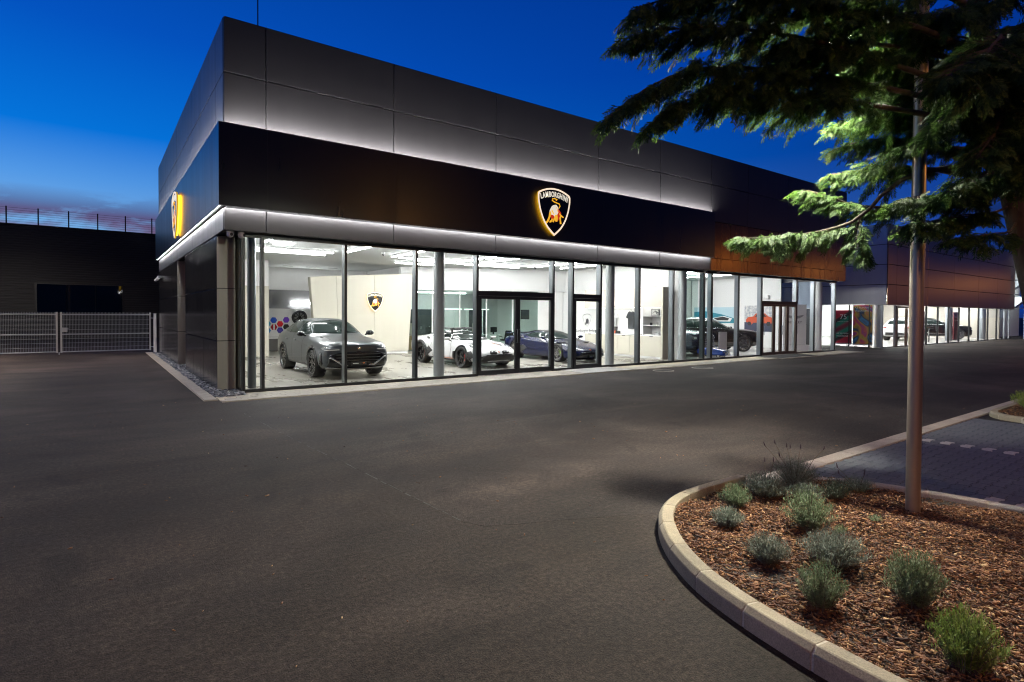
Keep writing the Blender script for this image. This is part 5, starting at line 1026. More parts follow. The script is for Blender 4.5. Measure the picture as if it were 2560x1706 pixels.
# ================================================================== street lamps
M_headlit = P('led_lamp_face', (1, 1, 1), .5, emit=(1.0, .98, .84), es=2500)
LP = thing('street_lamp', 'steel lamp post standing in the bark bed with its lit head among the branches', 'street lamp', (5.84, 1.95, .08))
MB().tube([(5.84, 1.95, .04), (5.84, 1.95, 2.4), (5.85, 1.95, 4.52)], [.057, .055, .050], 28).build('post', M_steelpost, LP, smooth=True)
MB().lathe([(0, 4.56), (.03, 4.555), (.052, 4.52)], 20, (5.85, 1.95, 0)).build('post_cap', M_steelpost, LP, smooth=True)
MB().tube([(5.845, 1.95, 4.44), (5.845, 2.45, 4.47)], .028, 12).build('arm', M_steelpost, LP, smooth=True)
hd = box('lamp_head', 5.70, 5.99, 2.40, 3.10, 4.455, 4.53, M_camwhite, LP, bevel=.012); box('light_panel', 5.74, 5.95, 2.46, 3.04, 4.446, 4.454, M_headlit, hd)
YL = thing('street_lamp', 'white yard lamp left of the gate, outside the frame', 'street lamp', (-8.0, 26.0, 0))
MB().tube([(-8, 26, 0), (-8, 26, 3), (-8, 26, 6.0)], [.06, .057, .05], 20).build('post', M_steelpost, YL, smooth=True); MB().tube([(-8, 26, 5.92), (-7.5, 26, 5.95)], .028, 10).build('arm', M_steelpost, YL, smooth=True)
yh = box('lamp_head', -7.55, -6.85, 25.85, 26.15, 5.935, 6.01, M_camwhite, YL, bevel=.012); box('light_panel', -7.5, -6.9, 25.89, 26.11, 5.926, 5.934, P('yard_lamp_face', (1, 1, 1), .5, emit=(1.0, .90, .78), es=5200), yh)
M_sodium = P('sodium_lamp_face', (1, .6, .2), .5, emit=(1.0, .47, .11), es=2700)
M_sodium2 = P('weak_sodium_lamp_face', (1, .6, .2), .5, emit=(1.0, .45, .10), es=900)
def sodium(x, y, z, label, dy=1.0):
    t = thing('sodium_street_lamp', label, 'street lamp', (x, y, 0), 0, 'orange street lamps outside the frame')
    MB().tube([(x, y, 0), (x, y, z / 2), (x, y, z - .1)], [.09, .075, .06], 12).build('post', M_steel, t, smooth=True); MB().tube([(x, y, z - .15), (x, y + .9 * dy, z + .05)], .035, 8).build('arm', M_steel, t, smooth=True)
    y0, y1 = sorted((y + .8 * dy, y + 1.5 * dy)); h_ = box('lamp_head', x - .16, x + .16, y0, y1, z, z + .14, M_steel, t, bevel=.03); box('light_panel', x - .13, x + .13, y0 + .1, y1 - .1, z - .015, z - .001, M_sodium if y < -5 else M_sodium2, h_)
for x_, y_, z_, lb in ((-24.1, -13.1, 8.0, 'orange street lamp over the road far to the left of the camera'), (-3.4, -13.1, 8.0, 'orange street lamp over the road just left behind the camera'), (17.3, -13.1, 8.0, 'orange street lamp over the road right behind the lamp post bed'),
                       (37.9, .6, 5.8, 'orange lamp in the bed row mirrored at the left end of the bronze band'), (51.3, .7, 5.8, 'farther orange lamp in the bed row mirrored at the right end of the bronze band'), (84.0, 1.6, 5.8, 'farthest orange lamp in the bed row')): sodium(x_, y_, z_, lb)
# ================================================================== planting bed, kerbs, parking bay
def smooth_path(pts, step=.06):
    P_ = [Vector(p) for p in pts]; P_ = [P_[0] * 2 - P_[1]] + P_ + [P_[-1] * 2 - P_[-2]]; out_ = []
    for i in range(1, len(P_) - 2):
        n = max(2, int((P_[i + 1] - P_[i]).length / step))
        for k in range(n):
            t = k / n; a, b, c, d = P_[i - 1], P_[i], P_[i + 1], P_[i + 2]
            out_.append(.5 * ((2 * b) + (c - a) * t + (2 * a - 5 * b + 4 * c - d) * t * t + (3 * b - a - 3 * c + d) * t ** 3))
    out_.append(P_[-2]); return out_
def resample(path, s0, s1, n):
    L = [0]
    for a, b in zip(path, path[1:]): L.append(L[-1] + (b - a).length)
    res = []
    for k in range(n):
        s = s0 + (s1 - s0) * k / (n - 1); s = min(max(s, 0), L[-1] - 1e-6)
        i = max(0, min(len(L) - 2, int(np.searchsorted(L, s) - 1))); t = (s - L[i]) / max(L[i + 1] - L[i], 1e-9); p = path[i].lerp(path[i + 1], t); tg = (path[min(i + 2, len(path) - 1)] - path[max(i - 1, 0)]).normalized()
        res.append((p, Vector((tg.y, -tg.x))))
    return res, L[-1]
def sweep(path, s0, s1, n, prof):
    pts, _ = resample(path, s0, s1, n); mb = MB(); m = len(prof); vs = []
    for p, nr in pts: vs += [(p.x + nr.x * d, p.y + nr.y * d, z) for d, z in prof]
    fs = [(i * m + k, i * m + (k + 1) % m, (i + 1) * m + (k + 1) % m, (i + 1) * m + k) for i in range(n - 1) for k in range(m)] + [tuple(range(m))[::-1], tuple(range((n - 1) * m, n * m))]
    return mb.add(vs, fs)
# path runs so that its right-hand side is inside the bed
outer = smooth_path([(2.84, -4.0), (2.84, 0.2), (2.86, 0.85), (2.90, 1.33), (2.95, 1.61), (3.01, 1.87), (3.115, 2.19), (3.23, 2.42), (3.39, 2.67), (3.59, 2.91), (3.79, 3.10), (3.99, 3.24), (4.22, 3.35), (4.52, 3.42), (4.86, 3.44), (5.45, 3.44)])
def kerb_run(path, seg, prof, nm, m, label, name, core=True, n=5):
    _, L = resample(path, 0, 1, 2)
    inn = [(d + (.004 if d < .05 else -.004), z - .004 if z > 0 else z) for d, z in prof]
    k0 = sweep(path, 0, L, 90, inn).build(name, M_mortar, fix=True); struct(k0, label)
    s = 0; i = 0
    while s < L - .05:
        e = min(s + seg, L); o = sweep(path, s + .004, e - .004, n, prof).build(nm, m, k0, fix=True, bevel=.006, smooth=True); s = e
    return k0
KP = [(0, -.05), (0, .092), (.032, .130), (.125, .130), (.125, -.05)]
kerb_run(outer, .45, KP, 'kerb_stone', M_kerb, 'raised concrete kerb curving round the bark bed', 'kerb')
flush = [Vector((5.46, 3.44)), Vector((9, 3.46)), Vector((12.45, 3.47)), Vector((40, 3.49))]
kerb_run(flush, .80, [(0, -.05), (0, .030), (.20, .030), (.20, -.05)], 'kerb_stone', M_kerbp, 'flat pale kerb between the asphalt lane and the parking bay', 'flat_kerb', n=2)
inner = smooth_path([(5.48, 3.36), (5.72, 3.20), (6.02, 3.02), (6.30, 2.80), (6.46, 2.50), (6.56, 2.15), (6.66, 1.80), (6.72, 1.30), (6.74, .5), (6.74, -4)])
kerb_run(inner, .45, [(0, -.05), (0, .085), (.020, .100), (.085, .100), (.100, .085), (.100, -.05)], 'kerb_stone', M_kerbp, 'low pale edging between bark bed and parking bay', 'edging_kerb', n=4)
bed2 = smooth_path([(12.62, -4), (12.62, 2.0), (12.66, 2.6), (12.80, 3.0), (13.1, 3.20), (13.6, 3.25), (16, 3.26), (22, 3.26)])
kerb_run(bed2, .4, [(0, -.05), (0, .070), (.025, .095), (.120, .095), (.120, -.05)], 'kerb_stone', M_kerb, 'raised kerb of the second bed beyond the parking bay', 'far_kerb', n=4)
# beds
def pip(pts, poly):
    x, y = pts[:, 0], pts[:, 1]; ins = np.zeros(len(pts), bool); j = len(poly) - 1
    for i in range(len(poly)):
        xi, yi = poly[i]; xj, yj = poly[j]; c = ((yi > y) != (yj > y)) & (x < (xj - xi) * (y - yi) / (yj - yi + 1e-12) + xi); ins ^= c; j = i
    return ins
op, Lo = resample(outer, 0, 1e9, 60) if False else resample(outer, 0, 1e6, 2); op, _ = resample(outer, 0, Lo, 60); ip, Li = resample(inner, 0, 1, 2); ip, _ = resample(inner, 0, Li, 50)
bedpoly = [(p.x + n.x * .115, p.y + n.y * .115) for p, n in op] + [(p.x - n.x * -.0, p.y) for p, n in ip]
def bed_h(x, y): return .075 + .030 * np.sin(x * 2.1 + .5) * np.cos(y * 1.7) + .012 * np.sin(x * 7 + y * 5)
mbs = MB(); mbs.add([(x, y, .045) for x, y in bedpoly], [tuple(range(len(bedpoly)))[::-1]])
so = mbs.build('soil_bed', M_soil, fix=True); struct(so, 'soil of the planting bed under the bark')
M_bark = P('bark_chips', (.16, .08, .04), .75)
gi = nd(M_bark, 'ShaderNodeNewGeometry'); nb = noise(M_bark, 60, 3); c_ = ramp(M_bark, gi.outputs['Random Per Island'], [(0, (.026, .010, .004)), (.3, (.085, .031, .011)), (.6, (.160, .062, .022)), (.85, (.26, .12, .045)), (.96, (.38, .21, .09)), (1, (.50, .34, .18))])
base(M_bark, mixc(M_bark, .5, c_, ramp(M_bark, nb, [(.3, (.3, .3, .3)), (.7, (.7, .7, .7))]), 'OVERLAY'))
def chips(poly, xr, yr, n, name, label, hfun, smin=.013, smax=.042):
    p = np.stack([rng.uniform(*xr, n), rng.uniform(*yr, n)], 1); p = p[pip(p, poly)]; n = len(p)
    l = rng.uniform(smin, smax, n) * np.where(rng.random(n) < .06, 1.7, 1); w_ = l * rng.uniform(.14, .40, n); t = rng.uniform(.0012, .003, n)
    c = np.array([(-1, -.8, -1), (1, -1, -1), (.85, 1, -1), (-.9, .9, -1), (-.9, -1, 1), (.9, -.7, 1), (1, .8, 1), (-1, 1, 1)], float)
    v = c[None] * np.stack([l / 2, w_ / 2, t], 1)[:, None, :] * rng.uniform(.75, 1.25, (n, 8, 1))
    a = rng.uniform(0, 6.283, n); tx = rng.normal(0, .34, n); ty = rng.normal(0, .20, n)
    x, y, z = v[..., 0], v[..., 1], v[..., 2]; y, z = y * np.cos(tx)[:, None] - z * np.sin(tx)[:, None], y * np.sin(tx)[:, None] + z * np.cos(tx)[:, None]; x, z = x * np.cos(ty)[:, None] + z * np.sin(ty)[:, None], -x * np.sin(ty)[:, None] + z * np.cos(ty)[:, None]
    x, y = x * np.cos(a)[:, None] - y * np.sin(a)[:, None], x * np.sin(a)[:, None] + y * np.cos(a)[:, None]
    h = hfun(p[:, 0], p[:, 1]) + rng.uniform(-.014, .014, n) * (name == 'bark_mulch')
    V = np.stack([x + p[:, :1], y + p[:, 1:], z + h[:, None]], 2).reshape(-1, 3)
    f = np.array([(0, 3, 2, 1), (4, 5, 6, 7), (0, 1, 5, 4), (1, 2, 6, 5), (2, 3, 7, 6), (3, 0, 4, 7)]); F = (f[None] + (np.arange(n) * 8)[:, None, None]).reshape(-1, 4)
    o = np_mesh(name, V, F, M_bark); tag(o, label, 'bark mulch', kind='stuff'); return o
def np_mesh(name, V, F, m, parent=None, smooth=False):
    me = bpy.data.meshes.new(name); nf, k = F.shape
    me.vertices.add(len(V)); me.vertices.foreach_set('co', np.ascontiguousarray(V, dtype=np.float32).ravel()); me.loops.add(nf * k); me.loops.foreach_set('vertex_index', np.ascontiguousarray(F, dtype=np.int32).ravel())
    me.polygons.add(nf); me.polygons.foreach_set('loop_start', np.arange(0, nf * k, k, dtype=np.int32)); me.update(calc_edges=True)
    if smooth: me.polygons.foreach_set('use_smooth', [True] * nf)
    me.materials.append(m); o = bpy.data.objects.new(name, me); COL.objects.link(o)
    if parent is not None: o.parent = parent
    return o
chips(bedpoly, (2.9, 6.75), (-.1, 3.45), 86000, 'bark_mulch', 'brown bark chips covering the planting bed', bed_h)
lit = chips([(-6, 2), (30, 2), (30, 12.5), (2.3, 12.5), (2.3, 13), (-6, 28)], (-5, 14), (2.2, 14), 520, 'leaf_litter', 'scattered dry leaf bits on the asphalt', lambda x, y: .006 + 0 * x, .008, .030)
b2p = [(12.76, -2), (12.76, 2.0), (12.80, 2.6), (12.95, 2.9), (13.2, 3.06), (13.6, 3.1), (22, 3.1), (22, -2)]
mb2 = MB(); mb2.add([(x, y, .05) for x, y in b2p], [tuple(range(len(b2p)))]); struct(mb2.build('far_soil_bed', M_soil, fix=True), 'soil of the second bed'); chips(b2p, (12.7, 15.5), (0, 3.2), 9000, 'bark_mulch', 'brown bark chips of the second bed beyond the parking bay', lambda x, y: .08 + 0 * x, .02, .05)
# interlocking pavers in the parking bay
PVM = struct(MB().box(6.75, 12.60, -4, 3.285, -.04, .004).build('parking_bay', P('joint_sand', (.035, .034, .033), .9)), 'parking bay of dark interlocking block pavers')
M_paver = stone_mat('dark_paver', (.085, .092, .105), (.13, .138, .150), .55); M_paverw = stone_mat('white_paver', (.50, .48, .45), (.58, .56, .52), .6)
def paver_poly(l=.240, w=.116, g=.003):
    a = l / 2 - g; b = w / 2 - g; s = .022   # double-T block outline
    return [(-a, -b), (-a * .52, -b), (-a * .36, -b + s), (a * .36, -b + s), (a * .52, -b), (a, -b), (a, b - 0), (a * .52, b), (a * .36, b + s), (-a * .36, b + s), (-a * .52, b), (-a, b)]
pvm = MB().prism(paver_poly(), 0, .012).build('paver', M_paver, PVM, bevel=.004, fix=True); pvm.location = (6.9, -.5, .006)
pvw = MB().prism(paver_poly(), 0, .0125).build('white_paver', M_paverw, PVM, bevel=.004, fix=True)
spots = []
ipx = [(p.x, p.y) for p, n in ip] + [(4.0, -4), (4.0, 3.4)]
for i in range(-3, 30):
    for j in range(-4, 34):
        x_ = 6.80 + .24 * i; y_ = -.42 + .116 * j
        if x_ > 12.5 or y_ > 3.21: continue
        if pip(np.array([[x_ - .16, y_ - .05]]), ipx)[0] or pip(np.array([[x_, y_ + .1]]), ipx)[0]: continue
        spots.append((x_, y_, i, j))
vis = [s for s in spots if True]
def isline(s): return s[3] % 2 == 0 and (s[2] == 12 or (s[2] == 1 and s[1] < 1.80))
def depth_(s): return .589 * s[0] + .808 * s[1]
inview = [s for s in spots if s[1] > (-.203) * -0 + (1.37 + (s[0] - 6.64) * .205) - .15]
inview.sort(key=depth_); near = inview[:290]; rest = [s for s in inview[290:]]
first = True; fw_ = True; white_used = 0
for s in near:
    if isline(s):
        o = pvw if white_used == 0 else lay('white_paver', pvw.data, None, PVM, 0, 0, 0); white_used += 1
        if o is not pvw: bv_ = o.modifiers.new('bevel', 'BEVEL'); bv_.width = .004; bv_.segments = 1
    else:
        o = pvm if first else lay('paver', pvm.data, None, PVM, 0, 0, 0); 
        if not first: bv_ = o.modifiers.new('bevel', 'BEVEL'); bv_.width = .004; bv_.segments = 1
        first = False
    o.location = (s[0], s[1], .006 + random.uniform(-.0015, .0015)); o.rotation_euler = (random.uniform(-.006, .006), random.uniform(-.006, .006), 0)
r1, r2 = MB(), MB()
for s in rest: (r2 if isline(s) else r1).prism([(s[0] + a, s[1] + b) for a, b in paver_poly()], .006, .018 + random.uniform(-.0015, .0015))
r1.build('paver_field', M_paver, PVM)['kind'] = 'stuff'; r2.build('white_paver_row', M_paverw, PVM)['kind'] = 'stuff'

# ================================================================== shrubs
def leaf_mat(name, cols, tr=.35, rough=.5):
    m = bpy.data.materials.new(name); m.use_nodes = True; nt = m.node_tree; pb_ = nt.nodes['Principled BSDF']; pb_.inputs['Roughness'].default_value = rough; pb_.inputs['Specular IOR Level'].default_value = .3
    ge = nt.nodes.new('ShaderNodeNewGeometry'); rp = nt.nodes.new('ShaderNodeValToRGB'); nt.links.new(ge.outputs['Random Per Island'], rp.inputs[0]); e = rp.color_ramp.elements
    while len(e) < len(cols): e.new(.5)
    for i, c in enumerate(cols): e[i].position = i / (len(cols) - 1); e[i].color = (*c, 1)
    tl = nt.nodes.new('ShaderNodeBsdfTranslucent'); mx = nt.nodes.new('ShaderNodeMixShader'); mx.inputs[0].default_value = tr
    nt.links.new(rp.outputs[0], pb_.inputs['Base Color']); nt.links.new(rp.outputs[0], tl.inputs[0]); nt.links.new(pb_.outputs[0], mx.inputs[1]); nt.links.new(tl.outputs[0], mx.inputs[2]); nt.links.new(mx.outputs[0], nt.nodes['Material Output'].inputs[0]); return m
M_lav = leaf_mat('lavender_leaf', [(.10, .125, .095), (.16, .19, .15), (.23, .25, .20)], .2); M_ros = leaf_mat('rosemary_leaf', [(.08, .13, .06), (.15, .20, .10), (.22, .27, .16)], .25); M_lime = leaf_mat('lime_lavender_leaf', [(.11, .17, .03), (.19, .27, .05), (.27, .33, .09)], .3); M_dlav = leaf_mat('dark_lavender_leaf', [(.05, .075, .05), (.085, .11, .075), (.12, .14, .10)], .2)
M_stem = P('woody_stem', (.10, .075, .05), .8); M_spike = P('dry_flower_spike', (.07, .05, .06), .8)
def shrub(x, y, w_, h_, m, label, shoots=150, leaves=16, ll=.034, lw=.0048, upright=.5, stalks=0, name='lavender_shrub', cat='shrub'):
    shoots = int(shoots * 1.5); h_ *= .88 if name == 'lavender_shrub' else .94; w_ *= 1.05; z0 = float(bed_h(np.array([x]), np.array([y]))[0]) if x < 8 else .09
    t = thing(name, label, cat, (x, y, z0), 0, 'small shrubs in the bark bed')
    a = rng.uniform(0, 6.283, shoots); rr = np.sqrt(rng.uniform(0, 1, shoots)); tipx = rr * w_ / 2 * np.cos(a); tipy = rr * w_ / 2 * np.sin(a); tipz = h_ * (np.sqrt(np.clip(1 - (rr * .88) ** 2, 0, 1)) * rng.uniform(.72, 1.08, shoots))
    bx = tipx * .25 * rng.uniform(.4, 1.4, shoots); by_ = tipy * .25 * rng.uniform(.4, 1.4, shoots)
    s = np.linspace(.22, 1, leaves)[None, :]; curve = s ** (1 + upright)
    px = bx[:, None] + (tipx - bx)[:, None] * curve; py = by_[:, None] + (tipy - by_)[:, None] * curve; pz = tipz[:, None] * s
    px = px + rng.normal(0, .003, px.shape); py = py + rng.normal(0, .003, px.shape)
    base_ = np.stack([px, py, pz], -1).reshape(-1, 3); n = len(base_); az_ = rng.uniform(0, 6.283, n); up_ = rng.uniform(.15, 1.1, n) + np.tile(np.linspace(-.3, .45, leaves), shoots)
    d = np.stack([np.cos(az_) * np.cos(up_), np.sin(az_) * np.cos(up_), np.sin(up_)], 1); L = rng.uniform(.65, 1.15, n)[:, None] * ll; sd_ = np.cross(d, np.array([0, 0, 1.0])); sd_ /= np.linalg.norm(sd_, axis=1)[:, None] + 1e-9
    mid = base_ + d * L * .55; tip = base_ + d * L + np.array([0, 0, -.15]) * L * rng.uniform(0, 1, (n, 1)); V = np.stack([base_, mid + sd_ * lw / 2, tip, mid - sd_ * lw / 2], 1).reshape(-1, 3); F = np.arange(4 * n).reshape(-1, 4)
    np_mesh('foliage', V, F, m, t)['kind'] = 'stuff'
    st = MB()
    for k in range(0, shoots, 3): st.tube([(bx[k], by_[k], -.03), (px[k, leaves // 2], py[k, leaves // 2], pz[k, leaves // 2]), (px[k, -2], py[k, -2], pz[k, -2])], [.003, .002, .001], 3, False)
    st.build('stems', M_stem, t, off=(0, 0, 0))
    for k in range(stalks):
        a_ = random.uniform(0, 6.28); q = random.uniform(.1, .45) * w_; hh = h_ * random.uniform(1.15, 1.55); e = (q * 1.5 * math.cos(a_), q * 1.5 * math.sin(a_), hh); sk = MB().tube([(q * .5 * math.cos(a_), q * .5 * math.sin(a_), h_ * .5), (q * math.cos(a_), q * math.sin(a_), hh * .75), e], .0022, 4).build('flower_stalk', M_stem, t, off=(0, 0, 0))
        MB().tube([e, (e[0] * 1.03, e[1] * 1.03, e[2] + .02), (e[0] * 1.06, e[1] * 1.06, e[2] + .045)], [.004, .007, .003], 6).build('flower_spike', M_spike, sk, off=(0, 0, 0))
    return t
shrub(4.17, 2.70, .28, .17, M_lav, 'small round grey lavender nearest the kerb bend', 170, 12)
shrub(4.60, 2.90, .30, .24, M_ros, 'upright grey-green shrub in front of the two big lavenders', 120, 16, .034)
shrub(5.14, 2.92, .46, .25, M_lav, 'big dark lavender mound, left one of the pair by the far kerb', 260, 14, stalks=2)
shrub(5.68, 2.92, .46, .33, M_lav, 'big lavender mound with dry flower stalks, right one of the pair by the far kerb', 260, 15, stalks=7)
shrub(5.30, 2.62, .30, .20, M_lav, 'dark lavender behind the tall rosemary shrub', 150, 13)
shrub(5.55, 2.48, .30, .20, M_dlav, 'dark lavender between the big mounds and the lamp post', 150, 13)
shrub(6.10, 2.50, .30, .17, M_lav, 'sparse lavender with one tall flower spike left of the lamp post', 90, 12, stalks=4)
shrub(4.58, 2.25, .42, .36, M_ros, 'tall open rosemary shrub in the middle of the bark bed', 110, 22, .040, .0055, .3, name='rosemary_shrub')
shrub(3.80, 2.14, .30, .24, M_lav, 'round grey lavender between the kerb and the wide lavender', 190, 14)
shrub(4.12, 1.84, .46, .26, M_lav, 'wide low grey lavender in front of the lamp post', 290, 13)
shrub(3.47, 1.62, .28, .30, M_ros, 'narrow upright shrub close to the kerb in the foreground', 110, 20, .036, .0052, .2, name='rosemary_shrub')
shrub(3.91, 1.29, .33, .36, M_ros, 'leafy rosemary clump right of the foreground kerb', 130, 22, .040, .0055, .25, name='rosemary_shrub')
shrub(3.40, .90, .32, .34, M_lime, 'bright lime-green shrub in the bottom right corner', 150, 22, .042, .0046, .4)
shrub(4.70, 2.06, .12, .07, M_ros, 'tiny seedling beside the tall rosemary', 26, 7, .03)
shrub(5.15, 1.98, .12, .05, M_ros, 'flat seedling between the wide lavender and the lamp post', 24, 6, .03)
for k, (x_, y_, lb) in enumerate(((13.15, 2.45, 'leftmost grassy lavender in the far bed at the right edge'), (13.6, 2.0, 'grassy lavender in the far bed cut by the right edge'), (13.9, 2.75, 'grassy lavender behind the leftmost one in the far bed'))): shrub(x_, y_, .7, .42, M_lime if k != 1 else M_ros, lb, 170, 16, .06, .008, .3)

# ================================================================== the conifer
CRn = np.array(CR)
def at(x, y, d): return Vector((0, 0, 1.8)) + Vector((CRn @ np.array([(x - 1280) / 1421.4, -(y - 814) / 1421.4, -1.0]) * d).tolist())
M_trunk = P('conifer_bark', (.06, .045, .035), .9); nb = noise(M_trunk, 9, 5, .7, mapscale=(1, 1, .2)); base(M_trunk, ramp(M_trunk, nb, [(.3, (.025, .018, .013)), (.7, (.10, .07, .052))])); bump(M_trunk, nb, .8, .03)
M_needle = leaf_mat('conifer_spray', [(.022, .055, .010), (.042, .084, .016), (.062, .110, .024), (.090, .135, .036)], .40, .6)
TR_ = thing('conifer_tree', 'overhanging conifer with drooping feathery sprays lit by the lamp in its branches', 'tree', (6.25, .75, .05))
tk = [Vector(p) for p in ((6.22, .70, .02), (6.33, 1.0, .9), (6.44, 1.24, 1.8), (6.50, 1.38, 2.44), (6.42, 1.50, 3.1), (6.32, 1.63, 4.0), (6.22, 1.75, 5.2), (6.15, 1.85, 6.8), (6.1, 1.9, 8.2))]
MB().tube(tk, [.14, .12, .10, .088, .075, .062, .05, .035, .012], 14).build('trunk', M_trunk, TR_, smooth='all')
def T(z):
    for a, b in zip(tk, tk[1:]):
        if a.z <= z <= b.z: return a.lerp(b, (z - a.z) / (b.z - a.z))
    return tk[-1]
boughs = [  # points, foliage start fraction, twig length, density
    ([T(3.55), at(2300, 240, 4.7), at(2020, 185, 4.45), at(1760, 170, 4.25), at(1610, 225, 4.15), at(1528, 290, 4.1)], .36, .44, 1.0),
    ([T(3.7), at(2200, 150, 4.45), at(1950, 85, 4.2), at(1720, 70, 4.0), at(1570, 92, 3.9)], .36, .42, 1.0),
    ([T(3.45), at(2250, 275, 4.65), at(2010, 240, 4.4), at(1800, 232, 4.25), at(1690, 262, 4.2), at(1625, 318, 4.15)], .40, .36, 1.0),
    ([T(4.1), at(2250, 55, 4.4), at(1950, 5, 4.15), at(1720, -10, 4.0), at(1590, 20, 3.9)], .36, .44, 1.0),
    ([T(4.5), at(2300, -40, 4.4), at(2050, -70, 4.1), at(1800, -60, 3.9)], .40, .5, 1.2),
    ([T(3.6), at(2500, 190, 4.2), at(2440, 150, 3.7), at(2370, 190, 3.5)], .2, .40, 1.2),
    ([T(3.3), at(2530, 300, 4.3), at(2490, 330, 3.9), at(2440, 400, 3.8)], .3, .34, 1.1),
    ([T(3.9), at(2560, 60, 4.2), at(2580, 100, 3.8), at(2540, 180, 3.5)], .2, .45, 1.2),
    ([T(4.6), at(2520, -20, 4.6), at(2420, 20, 4.9), at(2330, 60, 5.2)], .2, .45, 1.1),
    ([T(3.45), at(2400, 320, 5.4), at(2260, 300, 5.7), at(2160, 305, 5.9), at(2082, 318, 6.0)], .25, .34, 1.1),
    ([T(3.3), at(2400, 372, 5.5), at(2240, 348, 5.9), at(2150, 355, 6.0), at(2092, 372, 6.1)], .3, .32, 1.0),
    ([T(3.1), at(2430, 440, 5.2), at(2300, 420, 5.5), at(2170, 425, 5.8), at(2075, 438, 5.9)], .35, .34, 1.0),
    ([T(2.95), at(2450, 505, 5.1), at(2300, 520, 5.5), at(2150, 515, 5.75), at(2060, 488, 5.85), at(2012, 476, 5.9)], .38, .32, 1.1),
    ([T(3.15), at(2400, 418, 5.0), at(2300, 430, 5.1), at(2215, 478, 5.25), at(2150, 545, 5.45), at(2050, 580, 5.6), at(1940, 592, 5.7), at(1852, 598, 5.75)], .60, .30, 1.5),
    ([at(2150, 545, 5.45), at(2140, 590, 5.4), at(2160, 640, 5.35)], .1, .20, 1.3),
    ([T(2.8), at(2490, 530, 4.9), at(2380, 545, 4.7), at(2280, 560, 4.65)], .25, .30, 1.0),
    ([T(2.9), at(2470, 490, 4.85), at(2340, 490, 4.7), at(2250, 500, 4.65)], .25, .28, .9),
    ([T(2.65), at(2520, 580, 4.8), at(2450, 590, 4.65), at(2390, 600, 4.55)], .3, .24, .6),
    ([T(3.8), at(2420, 200, 5.2), at(2300, 200, 5.45), at(2190, 240, 5.8)], .25, .38, 1.5),
    ([T(4.2), at(2380, 90, 4.95), at(2250, 115, 5.1), at(2140, 165, 5.4)], .25, .40, 1.5),
    ([T(4.6), at(2380, 30, 4.7), at(2240, 50, 4.85), at(2130, 85, 5.0)], .25, .42, 1.4),
    ([T(3.6), at(2350, 260, 5.1), at(2240, 270, 5.3), at(2150, 285, 5.5)], .3, .34, 1.0),
    ([T(4.0), at(2380, 150, 5.1), at(2270, 165, 5.35), at(2170, 200, 5.6)], .3, .34, 1.5), ([T(4.1), at(2340, 120, 5.0), at(2230, 135, 5.2), at(2120, 175, 5.4)], .3, .34, 1.5), ([T(3.8), at(2410, 160, 5.1), at(2350, 220, 5.25), at(2310, 300, 5.3)], .3, .34, 1.4), ([T(3.7), at(2380, 230, 5.2), at(2280, 250, 5.5), at(2180, 275, 5.8)], .3, .34, 1.5),
    ([T(4.0), at(2250, 118, 4.9), at(2080, 112, 4.75), at(1960, 135, 4.6)], .52, .36, 1.5),
    ([T(3.9), at(2450, 220, 4.3), at(2400, 260, 4.1), at(2330, 320, 4.1)], .1, .38, 1.3), ([T(3.7), at(2500, 260, 4.2), at(2500, 300, 3.9), at(2470, 380, 3.9)], .1, .36, 1.3),
    ([T(4.3), at(2500, 90, 4.0), at(2470, 130, 3.6), at(2440, 230, 3.5)], .1, .42, 1.3), ([T(3.5), at(2560, 330, 4.4), at(2570, 380, 4.1), at(2540, 450, 4.2)], .1, .34, 1.2),
    ([T(3.0), at(2470, 440, 4.6), at(2420, 450, 4.4), at(2370, 480, 4.4)], .15, .30, 1.1), ([T(4.4), at(2350, -10, 4.9), at(2200, 20, 5.1), at(2080, 30, 5.3)], .3, .42, .8),
    ([T(5.0), at(2450, -120, 5.4), at(2250, -120, 5.8), at(2000, -100, 5.9)], .2, .5, 1.0),
    ([T(3.3), at(2330, 350, 5.0), at(2240, 385, 5.2), at(2170, 420, 5.35)], .4, .28, .9)]
# frond template: a flat feather of narrow scale-leaf sprigs
def frond_template(n=6):
    q = []; rr = random.Random(3)
    for k in range(n):
        t = (k + .4) / n; l = .52 * (1 - t * .60)
        for s in (-1, 1):
            a = s * R(40 + rr.uniform(-9, 9)); b0 = np.array([t * .90, 0, 0]); dz = rr.uniform(-.40, .10); dv = np.array([math.cos(a), math.sin(a), dz]); sdv = np.array([-math.sin(a), math.cos(a), rr.uniform(-.5, .5)]) * .036
            q.append([b0, b0 + dv * l * .55 + sdv, b0 + dv * l, b0 + dv * l * .55 - sdv])
            if k < n - 2:
                a2 = a - s * R(36); b1 = b0 + dv * l * .40; dv2 = np.array([math.cos(a2), math.sin(a2), dz]); sd2 = np.array([-math.sin(a2), math.cos(a2), 0]) * .028; q.append([b1, b1 + dv2 * l * .30 + sd2, b1 + dv2 * l * .58, b1 + dv2 * l * .30 - sd2])
    q.append([np.array([0, .012, 0]), np.array([.5, .020, 0]), np.array([1.18, 0, -.03]), np.array([.5, -.020, 0])])
    return np.array(q)
FT = frond_template()
def frames(D, Nn):
    X = D / np.linalg.norm(D, axis=1)[:, None]; Yv = np.cross(Nn, X); Yv /= np.linalg.norm(Yv, axis=1)[:, None] + 1e-9; return X, Yv, np.cross(X, Yv)
Pb, Dd, Nv, Sz = [], [], [], []
limb = MB(); twigs = MB()
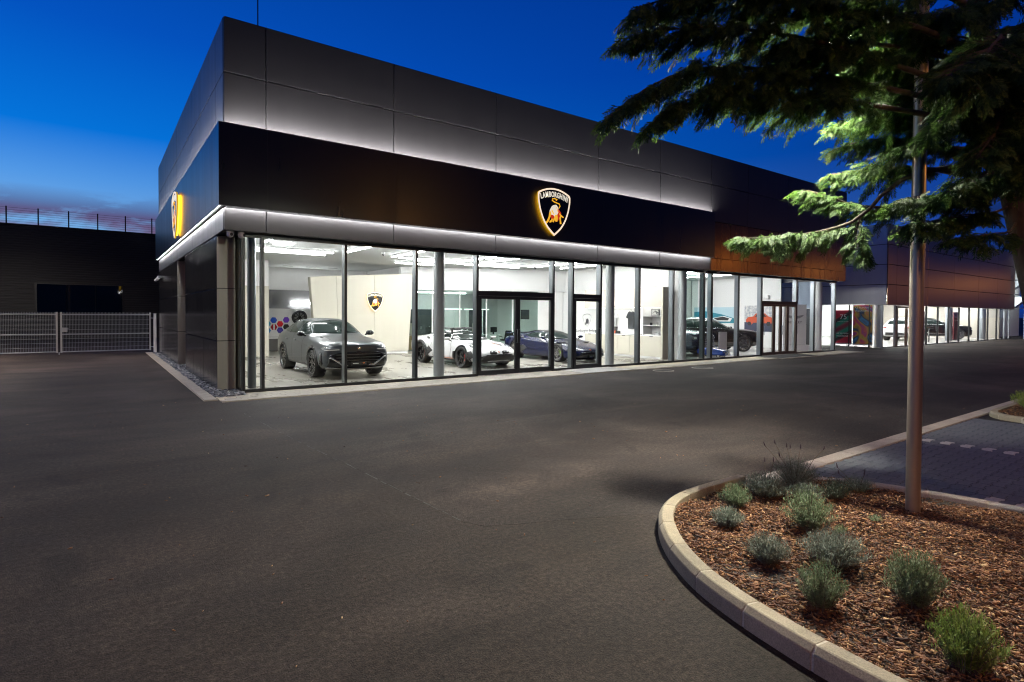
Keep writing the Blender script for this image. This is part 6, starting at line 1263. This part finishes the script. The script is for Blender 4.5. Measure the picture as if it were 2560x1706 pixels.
for pts, st, tl, den in boughs:
    path = smooth_path(pts, .06) if len(pts) > 2 else [Vector(p) for p in pts]
    n = len(path); r0 = .030 if (pts[0] - pts[-1]).length > 1.2 else .012
    MB().tube([path[int(i * (n - 1) / 14)] for i in range(15)], [r0 * (1 - .85 * i / 14) for i in range(15)], 7).build('limb', M_trunk, TR_, smooth='all')
    Lt = sum((b - a).length for a, b in zip(path, path[1:])); cnt = int(Lt * (1 - st) / .021 * den)
    for k in range(cnt):
        f = st + (1 - st) * (k + random.random()) / cnt; i = min(n - 2, int(f * (n - 1))); p = path[i].lerp(path[i + 1], f * (n - 1) - i); tg = (path[min(i + 2, n - 1)] - path[max(i - 2, 0)]).normalized()
        sidev = tg.cross(Vector((0, 0, 1))).normalized() * (1 if k % 2 else -1); env = (1 - ((f - st) / (1 - st)) ** 2.2 * .72) * min(1, .45 + (f - st) / (1 - st) * 2.5)
        tlen = tl * env * random.uniform(.55, 1.15); dirv = (tg * random.uniform(.45, .95) + sidev * random.uniform(.35, 1.0) + Vector((0, 0, random.uniform(-.45, .30)))).normalized()
        m_ = max(4, int(tlen / .026)); cur = p.copy(); dv = dirv.copy(); last = p.copy()
        for j in range(m_):
            dv = (dv + Vector((0, 0, -.055)) + Vector((random.gauss(0, .04), random.gauss(0, .04), random.gauss(0, .03)))).normalized(); cur = cur + dv * (tlen / m_)
            sg = dv.cross(Vector((0, 0, 1))); sg = sg.normalized() if sg.length > .1 else Vector((1, 0, 0)); sgn = 1 if j % 2 else -1
            fd = (dv * random.uniform(.7, 1.1) + sg * sgn * random.uniform(.25, .75) + Vector((0, 0, random.uniform(-1.0, -.05)))).normalized()
            Pb.append(cur[:]); Dd.append(fd[:]); nn_ = Vector((random.gauss(0, .75), random.gauss(0, .75), 1)); Nv.append(nn_[:]); Sz.append(random.uniform(.085, .165) * (1.1 - .35 * j / m_))
        Pb.append(cur[:]); Dd.append(dv[:]); Nv.append((random.gauss(0, .4), random.gauss(0, .4), 1)); Sz.append(random.uniform(.11, .17))
        twigs.tube([p, p.lerp(cur, .5) + Vector((0, 0, .012)), cur], [.004, .003, .0015], 3, False)
Pb, Dd, Nv, Sz = map(np.array, (Pb, Dd, Nv, Sz)); X_, Y_, Z_ = frames(Dd, Nv); q = FT.reshape(-1, 3)
V = Pb[:, None, :] + Sz[:, None, None] * (q[None, :, 0:1] * X_[:, None, :] + q[None, :, 1:2] * Y_[:, None, :] + (q[None, :, 2:3] - .16 * q[None, :, 0:1] ** 2) * Z_[:, None, :])
V = V.reshape(-1, 3); F = np.arange(len(V)).reshape(-1, 4)
cr_ = np_mesh('crown', V - np.array(TR_.location), F, M_needle, TR_); cr_['kind'] = 'stuff'
twigs.build('twigs', M_trunk, TR_)['kind'] = 'stuff'
print('fronds', len(Pb), 'crown quads', len(F))
